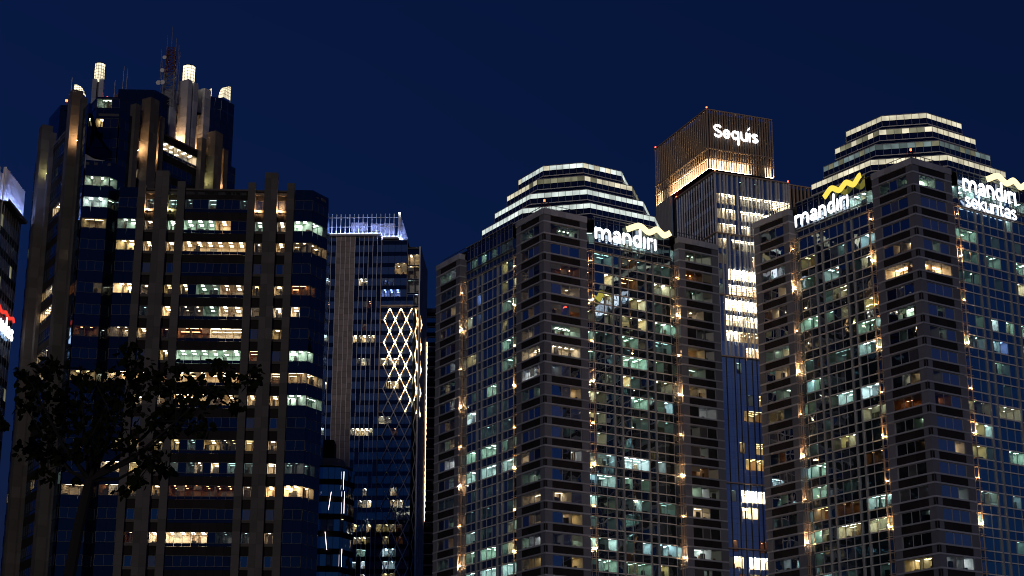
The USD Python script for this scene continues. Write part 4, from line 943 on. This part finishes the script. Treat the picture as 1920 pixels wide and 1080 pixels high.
# ------------------------------------------------------------------ small dark building in front of the lattice tower
tD = thing('apartment_building', 'small black building with a curved balcony between stone tower and diamond lattice tower', 'building')
oD = np.array([-43.8, 396.0]); FD = Fr(oD, 8.); FDr = Fr(FD.p(5.6, 0, 0)[:2], 62.)
MB().prism([oD + (.1, .6), FD.p(5.4, -.5, 0)[:2], FDr.p(5.4, -.5, 0)[:2], FDr.p(5.4, -12, 0)[:2], oD + (0, 12.)], 0, 85.0).build(tD, 'core', 'roof_dark')
MB().prism([FD.p(.8, -.6, 0)[:2], FD.p(3.9, -.6, 0)[:2], FD.p(4.6, -6, 0)[:2], FD.p(.8, -6, 0)[:2]], 85, 90.6).build(tD, 'roof_house', 'granite_dark')
cc = FD.p(2.6, -1.5, 0)
ar = [(cc[0] + 3.6 * math.cos(a), cc[1] + 3.2 * math.sin(a)) for a in lin(-math.pi, 0, 12)]
MB().prism(ar + [(cc[0] + 3.6, cc[1] + 4), (cc[0] - 3.6, cc[1] + 4)], 84.6, 86.0).build(tD, 'curved_balcony', 'granite_grey')
for k in range(11):
    z = 84.2 - 3.9 * k
    for f_, L, n in ((FD, 5.6, 4), (FDr, 5.6, 4)):
        e = lin(0, L, n)
        for q in range(n):
            ch = {(3, 1): 'o', (3, 2): 'b', (4, 0): 't', (6, 0): 'd', (7, 1): 't', (9, 1): 'd', (5, 2): 'd'}.get((k, q), '.') if f_ is FD else {(3, 0): 'y', (8, 0): 't', (6, 1): 'd'}.get((k, q), '.')
            if ch == '.': piece(tD, 'pane', MB().wall(f_, e[q] + .04, e[q + 1] - .04, 0, z - 2.6, z, .006), 'pane_unlit')
            else: window(tD, f_, e[q] + .02, e[q + 1] - .02, z - 2.6, z, [e[q] + .02, e[q + 1] - .02], ch, 0, depth=.45, frame='metal_dark', fw=.06, seed=k * 3 + q)
        MB().box(f_, 0, L, -.4, .06, z - 3.9, z - 2.62).build(tD, 'floor_band', 'granite_dark')
for f_, s0, z0, s1, z1, mt in ((FD, 3.0, 74.6, 3.5, 78.6, 'strip_pink'), (FD, 2.9, 65.6, 2.4, 69.6, 'strip_pink'), (FDr, .5, 79.3, .6, 83.4, 'sign_white'), (FDr, 1.0, 74.0, 1.0, 79.0, 'strip_pink'), (FDr, .6, 62., .6, 66, 'strip_pink')):
    MB().tube(f_.p(s0, .35, z0), f_.p(s1, .35, z1), .07, sides=5).build(tD, 'light_tube', mt)
# ------------------------------------------------------------------ fin tower with the white sign
tS = thing('office_tower', 'tall bronze-finned tower with bright office floors and a warm lit band under its crown', 'office tower')
cS = np.array([54.45, 452.92]); aS = 21.94
FS, FSl = Fr(cS, aS), Fr(cS, aS + 90, True)
SS = lambda k: 155.25 - 4.25 * k
MB().prism([FS.p(s, n, 0)[:2] for s, n in ((3, -7), (20, -7), (20, -30), (3, -30))], 0, 176.5).build(tS, 'core', 'roof_dark')
MB().prism([FS.p(s, n, 0)[:2] for s, n in ((.5, -.5), (22.5, -.5), (22.5, -30), (.5, -22))], 0, 60).build(tS, 'lower_storeys', 'glass_navy_deep')
MB().prism([FS.p(s, n, 0)[:2] for s, n in ((.1, -.1), (22.8, -.1), (22.8, -30), (.1, -22))], 176.2, 176.7).build(tS, 'roof_slab', 'roof_dark')
litS = {-4: '.....d..d......', -3: 'qqqq.qqqqqqqqqq', -2: 'qqqq.qqqqqqqqq.', -1: 'qqqq.qq........', 0: 'qq.qqqqqqqqqqqq', 1: 'dd.....qqqq....', 2: 'd.qqqqqqqqqqqqq', 3: 'd.qqqqqqqqqqqqq', 4: '.qqqqqqqqqqqqqq', 5: '.qqqqqqqqqqqqqq', 6: '.qqqwwwwwwww...', 8: '...d....nnyyyyy', 7: '.....qqqqqqqq..', 10: '.....d.yyyyyyyy', 11: '....yyyyyyyy...', 13: '...y..yyyyyyyyy', 14: '....yyyyyyyy...', 21: '..o.yy.y.oo....', 22: '.yy...yy.......', 15: '..............t', 16: '.d.qqqqqqqqqqqq', 17: '...qqq.........', 18: '.....', 20: 'dqq.qqqqq.q....', 19: '.o....oo..o....'}
eS = lin(0, 22.8, 15)
for k in range(-4, 24):
    sl = SS(k); hd = sl + 2.95
    row = (litS.get(k, '') + '.' * 15)[:15]
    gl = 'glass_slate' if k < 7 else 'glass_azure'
    i = 0
    while i < 15:
        j = i
        while j + 1 < 15 and row[j + 1] == row[i] and row[i] != '.': j += 1
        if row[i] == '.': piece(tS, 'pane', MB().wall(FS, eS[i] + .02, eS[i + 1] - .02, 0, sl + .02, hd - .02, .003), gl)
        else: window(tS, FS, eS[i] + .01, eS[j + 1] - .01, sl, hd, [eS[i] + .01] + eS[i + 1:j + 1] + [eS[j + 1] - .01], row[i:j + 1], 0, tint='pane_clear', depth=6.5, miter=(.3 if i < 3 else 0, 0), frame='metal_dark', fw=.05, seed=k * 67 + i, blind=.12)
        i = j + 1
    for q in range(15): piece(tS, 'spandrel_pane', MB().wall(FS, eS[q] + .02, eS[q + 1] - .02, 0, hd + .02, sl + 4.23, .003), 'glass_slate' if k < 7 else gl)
    eL = lin(0, 22, 12)
    rl = {-4: 'ddd.dddd....', -3: 'yyyddddyyy..', -2: 'yyyyyyyydd..', -1: 'nnnnyywwww..', 0: 'nnnnnn......', 1: 'nnn.........'}.get(k, '............')
    i = 0
    while i < 12:
        j = i
        while j + 1 < 12 and rl[j + 1] == rl[i] and rl[i] != '.': j += 1
        if rl[i] == '.': piece(tS, 'side_pane', MB().wall(FSl, eL[i] + .02, eL[i + 1] - .02, 0, sl + .02, hd - .02, .003), 'glass_slate')
        else: window(tS, FSl, eL[i] + .01, eL[j + 1] - .01, sl, hd, [eL[i] + .01] + eL[i + 1:j + 1] + [eL[j + 1] - .01], rl[i:j + 1], 0, depth=5.5, miter=(.3 if i < 3 else 0, 0), frame='metal_dark', fw=.05, seed=k * 69 + i, blind=.4)
        i = j + 1
    MB().wall(FSl, 0, 22, 0, hd + .02, sl + 4.23).build(tS, 'side_spandrel', 'glass_slate')
fins = [.05, 1.6, 2.8, 3.7, 5.2, 6.8, 8.2, 9.0, 10.1, 11.2, 12.6, 13.6, 14.6, 16.2, 17.2, 18.8, 19.6, 21.2, 22.0, 22.75]
for s in fins:
    MB().box(FS, s - .1, s + .1, 0, .55, 125.6, 176.7).build(tS, 'facade_fin', 'metal_pale')
for s in (1.5, 3.9, 5.4, 7.2, 9.2, 10.6, 12.0, 14.2):
    MB().box(FS, s - .09, s + .09, 0, .3, 60, 125.4).build(tS, 'facade_fin', 'metal_dark')
for s in lin(0, 22, 15): MB().box(FSl, s - .1, s + .1, 0, .2, 125.6, 176.7).build(tS, 'facade_fin', 'metal_pale')
for z in (176.6, 159.45, 142.3, 125.5, 92.0, 75.2):
    MB().box(FS, -.6, 23.0, -.3, .75, z - .15, z + .15).build(tS, 'ledge', 'metal_bronze'); MB().box(FSl, -.3, 22.3, -.3, .75, z - .15, z + .15).build(tS, 'ledge', 'metal_bronze')
# crown
oK = FS.p(-.8, -1.5, 0)[:2]; FK, FKl = Fr(oK, aS), Fr(oK, aS + 90, True)
def box_ring(m, z0, z1, n0, n1):
    m.box(FK, -.1, 20.2, n0, n1, z0, z1); m.box(FKl, -.1, 31.6, n0, n1, z0, z1)
MB().prism([FK.p(s, n, 0)[:2] for s, n in ((1, -1), (19.2, -1), (19.2, -30.5), (1, -30.5))], 158, 194.4).build(tS, 'crown_core', 'metal_dark')
MB().prism([FKl.p(s, n, 0)[:2] for s, n in ((22.3, -.3), (31.4, -.3), (31.4, -18), (22.3, -18))], 0, 178).build(tS, 'rear_shaft', 'glass_navy_deep')
for s in lin(0, 20.1, 26):
    MB().box(FK, s - .09, s + .09, -.1, .35, 178.3, 195.5).build(tS, 'crown_fin', 'metal_bronze')
for s in lin(0, 31.5, 28):
    MB().box(FKl, s - .09, s + .09, -.1, .2, 178.3, 195.5).build(tS, 'crown_fin', 'metal_bronze')
for s in lin(22.5, 31.5, 10): MB().box(FKl, s - .09, s + .09, -.1, .3, 100, 178.2).build(tS, 'facade_fin', 'metal_fin')
for z in (195.5, 184.1, 181.4):
    m = MB(); box_ring(m, z - .12, z + .12, -.15, .45); m.build(tS, 'crown_rail', 'metal_bronze')
m = MB(); m.box(FK, 0, 20.1, -6, -.02, 178.0, 178.25); m.box(FKl, 0, 31.5, -6, -.02, 178.0, 178.25); m.build(tS, 'soffit', 'metal_dark')
FK2, FKl2 = FK, FKl
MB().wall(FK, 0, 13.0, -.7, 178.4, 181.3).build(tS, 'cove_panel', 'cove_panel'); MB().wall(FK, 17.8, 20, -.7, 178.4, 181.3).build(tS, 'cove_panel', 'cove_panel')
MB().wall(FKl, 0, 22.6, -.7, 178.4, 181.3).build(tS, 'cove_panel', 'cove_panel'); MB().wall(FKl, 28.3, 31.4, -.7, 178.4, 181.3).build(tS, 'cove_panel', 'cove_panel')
for f_, a, b in ((FK, .2, 12.9), (FK, 17.9, 19.9), (FKl, .2, 22.5), (FKl, 28.4, 31.3)):
    MB().box(f_, a, b, -.5, -.25, 178.35, 178.5).build(tS, 'cove_light', 'cove_warm')
    MB().box(f_, a, b, -.55, -.4, 181.55, 181.62).build(tS, 'cove_light', 'lamp_warm')
MB().wall(FK, .0, 20, -.9, 181.6, 195).build(tS, 'crown_screen', 'metal_dark'); MB().wall(FKl, 0, 31.5, -.9, 181.6, 195).build(tS, 'crown_screen', 'metal_dark')
# annex behind, right
FN = Fr(FS.p(19.0, -7.0, 0)[:2], aS)
MB().prism([FN.p(s, n, 0)[:2] for s, n in ((0, -.3), (24, -.3), (24, -20), (0, -20))], 0, 178.6).build(tS, 'annex', 'glass_navy_deep')
for s in lin(0, 24, 20): MB().box(FN, s - .1, s + .1, -.2, .5, 100, 179.5).build(tS, 'facade_fin', 'metal_bronze')
MB().box(FN, -.1, 24.2, -.2, .55, 179.2, 179.5).build(tS, 'crown_rail', 'metal_bronze')
for k in range(5):
    z = 166.5 - 4.25 * k
    window(tS, FN, 1.0, 10.2, z, z + 2.6, lin(1.0, 10.2, 6), 'nn.ddn', -.18, depth=.1 + .0, frame='metal_dark', fw=.05, seed=k + 900) if False else None
for p_ in (FK.p(0, 0, 195.7), FKl.p(31.4, 0, 195.7), FS.p(0.1, .2, 176.8), FS.p(22.7, .2, 176.8), FSl.p(21.9, .2, 176.8)):
    bl = xf(tS, 'beacon'); MB().tube(p_, p_ + np.array([0, 0, .3]), .06).build(bl, 'stem', 'metal_dark'); MB().tube(p_ + np.array([0, 0, .3]), p_ + np.array([0, 0, .6]), .2).build(bl, 'red_lamp', 'beacon_red')
sg = thing('illuminated_sign', 'glowing white Sequis lettering high on the bronze-finned tower crown', 'sign')
lettering(sg, FK, 'Sequıs', 1.7, 15.4, 187.6, 2.75, .45, .245, 'sign_white', gap=.13); rails(sg, FK, 1.5, 15.5, .43, (188, 190))
m = MB().tri(trimesh.creation.extrude_polygon(Polygon([(0, 0), (.75, .55), (.8, 1.25), (.1, .35)]), .25, engine='earcut'), lambda u, v, d: FK.p(12.0 + u, .45 + d, 190.75 + v)); m.build(sg, 'letter', 'sign_white')
# ------------------------------------------------------------------ trees near the camera
def proj_pt(px, py, D):
    f = 3372.6; t = math.radians(PITCH)
    x, y = (px - 960) / f, -(py - 540) / f
    d = np.array([x, math.cos(t) - y * math.sin(t), math.sin(t) + y * math.cos(t)])
    return np.array([0, 0, 1.7]) + d * D / math.hypot(d[0], d[1])
def tree(label, base, trunk, limbs, clusters, nleaf, seed):
    r = random.Random(seed); T = thing('tree', label, 'tree')
    m = MB()
    for (a, ra), (b, rb) in zip(trunk[:-1], trunk[1:]): m.tube(a, b, ra, rb, 8)
    m.build(T, 'trunk', 'bark')
    for pts in limbs:
        m = MB()
        for i in range(len(pts) - 1):
            (a, ra), (b, rb) = pts[i], pts[i + 1]; m.tube(a, b, ra, rb, 6)
        m.build(T, 'limb', 'bark')
    C = xf(T, 'crown'); stuff = MB(); tw = MB(); cnt = 0
    tot = sum(c[2] for c in clusters); leaves = []
    for c, rad, wgt, an in clusters:
        for _ in range(int(nleaf * wgt / tot)):
            g = np.array([r.gauss(0, 1) for _ in range(3)]); g /= max(1e-6, np.linalg.norm(g)); p = c + g * (rad * r.random() ** .45) * np.array([1, 1, .75])
            leaves.append((p, an))
        tw.tube(an, c, .012, .008, 4)
        for _ in range(6):
            g = np.array([r.gauss(0, .6) for _ in range(3)]); tw.tube(c, c + g * rad * .7, .007, .004, 4)
    r.shuffle(leaves)
    for i, (p, an) in enumerate(leaves):
        L = r.uniform(.07, .14); w = L * r.uniform(.28, .46)
        d = np.array([r.gauss(0, .7), r.gauss(0, .7), r.gauss(-.5, .6)]); d /= np.linalg.norm(d)
        u = np.cross(d, [r.gauss(0, 1), r.gauss(0, 1), r.gauss(0, 1)]); u /= np.linalg.norm(u); q = np.cross(d, u) * w * .25
        V = [p, p + d * L * .3 + u * w + q, p + d * L * .7 + u * w * .75 + q, p + d * L, p + d * L * .7 - u * w * .75 + q, p + d * L * .3 - u * w + q]
        F = [[0, 1, 2, 3], [0, 3, 4, 5]]
        if i < 300: MB().add(V, F).build(C, 'leaf', 'leaf')
        else: stuff.add(V, F)
    sp = stuff.build(C, 'leaf_mass', 'leaf'); stage.GetPrimAtPath(sp).SetCustomDataByKey('kind', 'stuff')
    stage.GetPrimAtPath(tw.build(C, 'twig', 'bark')).SetCustomDataByKey('kind', 'stuff')
PT = lambda x, y, D=25.: proj_pt(x, y, D)
b0 = PT(130, 1080)
base = np.array([b0[0] - .1, b0[1], 0.])
fork = PT(168, 900)
tr = [(base, .13), (np.array([b0[0] - .05, b0[1], 3.]), .1), (b0, .085), (PT(148, 985), .075), (fork, .065)]
tips = [(60, 720, 24.4), (250, 700, 25.3), (420, 730, 25.), (330, 790, 24.6), (90, 830, 25.6), (200, 760, 24.8), (290, 860, 25.2), (150, 690, 25.6), (390, 690, 25.6)]
limbs = []
for x, y, D in tips:
    t = PT(x, y, D); mid = fork * .55 + t * .45 + np.array([0, 0, -.12]); limbs.append([(fork, .036), (mid, .024), (t, .01)])
CL = []
for x, y, rad, wgt in ((70, 715, .34, 1.5), (120, 760, .4, 2.2), (180, 720, .42, 2.0), (200, 790, .45, 2.4), (250, 690, .3, 1.3), (240, 740, .4, 2.0), (300, 720, .36, 1.6), (340, 770, .33, 1.5), (300, 790, .32, 1.3), (390, 735, .28, 1.0), (430, 705, .22, .8),
                       (470, 715, .15, .5), (440, 760, .17, .5), (480, 690, .09, .2), (240, 655, .16, .45), (330, 690, .2, .6), (100, 690, .22, .8), (45, 760, .2, .7), (60, 840, .26, 1.0), (110, 850, .3, 1.3), (100, 800, .32, 1.5), (160, 840, .28, 1.0),
                       (40, 700, .14, .35), (280, 855, .26, .9), (310, 880, .16, .45), (260, 900, .14, .4), (225, 830, .22, .7), (90, 885, .18, .5), (230, 920, .12, .25), (380, 800, .16, .4), (410, 680, .14, .35), (360, 725, .25, .8), (150, 900, .1, .15)):
    D = 25 + random.uniform(-.7, .7); c = PT(x, y, D); an = min((l[-1][0] for l in limbs), key=lambda q: np.linalg.norm(q - c))
    CL.append((c, rad, wgt, an))
tree('broad-leaved tree in dark silhouette in front of the brown stone tower', base, tr, limbs, CL, 2000, 3)
b1 = PT(-75, 1000, 24.)
tr = [(np.array([b1[0], b1[1], 0.]), .16), (b1, .11), (PT(-70, 860, 24.), .07)]
f2 = PT(-70, 860, 24.)
limbs = [[(f2, .05), (PT(-30, 800, 24.), .02), (PT(2, 790, 24.), .008)], [(f2, .05), (PT(-90, 760, 24.), .02)], [(f2, .05), (PT(-130, 800, 24.), .02)]]
CL = [(PT(x, y, 24.), rad, w, limbs[0][-1][0]) for x, y, rad, w in ((-2, 788, .09, .5), (8, 795, .05, .15), (-40, 770, .2, 1), (-90, 740, .35, 2), (-130, 790, .35, 2), (-60, 830, .25, 1))]
tree('twig of a second tree poking in at the left edge, low', None, tr, limbs, CL, 420, 5)
flush()
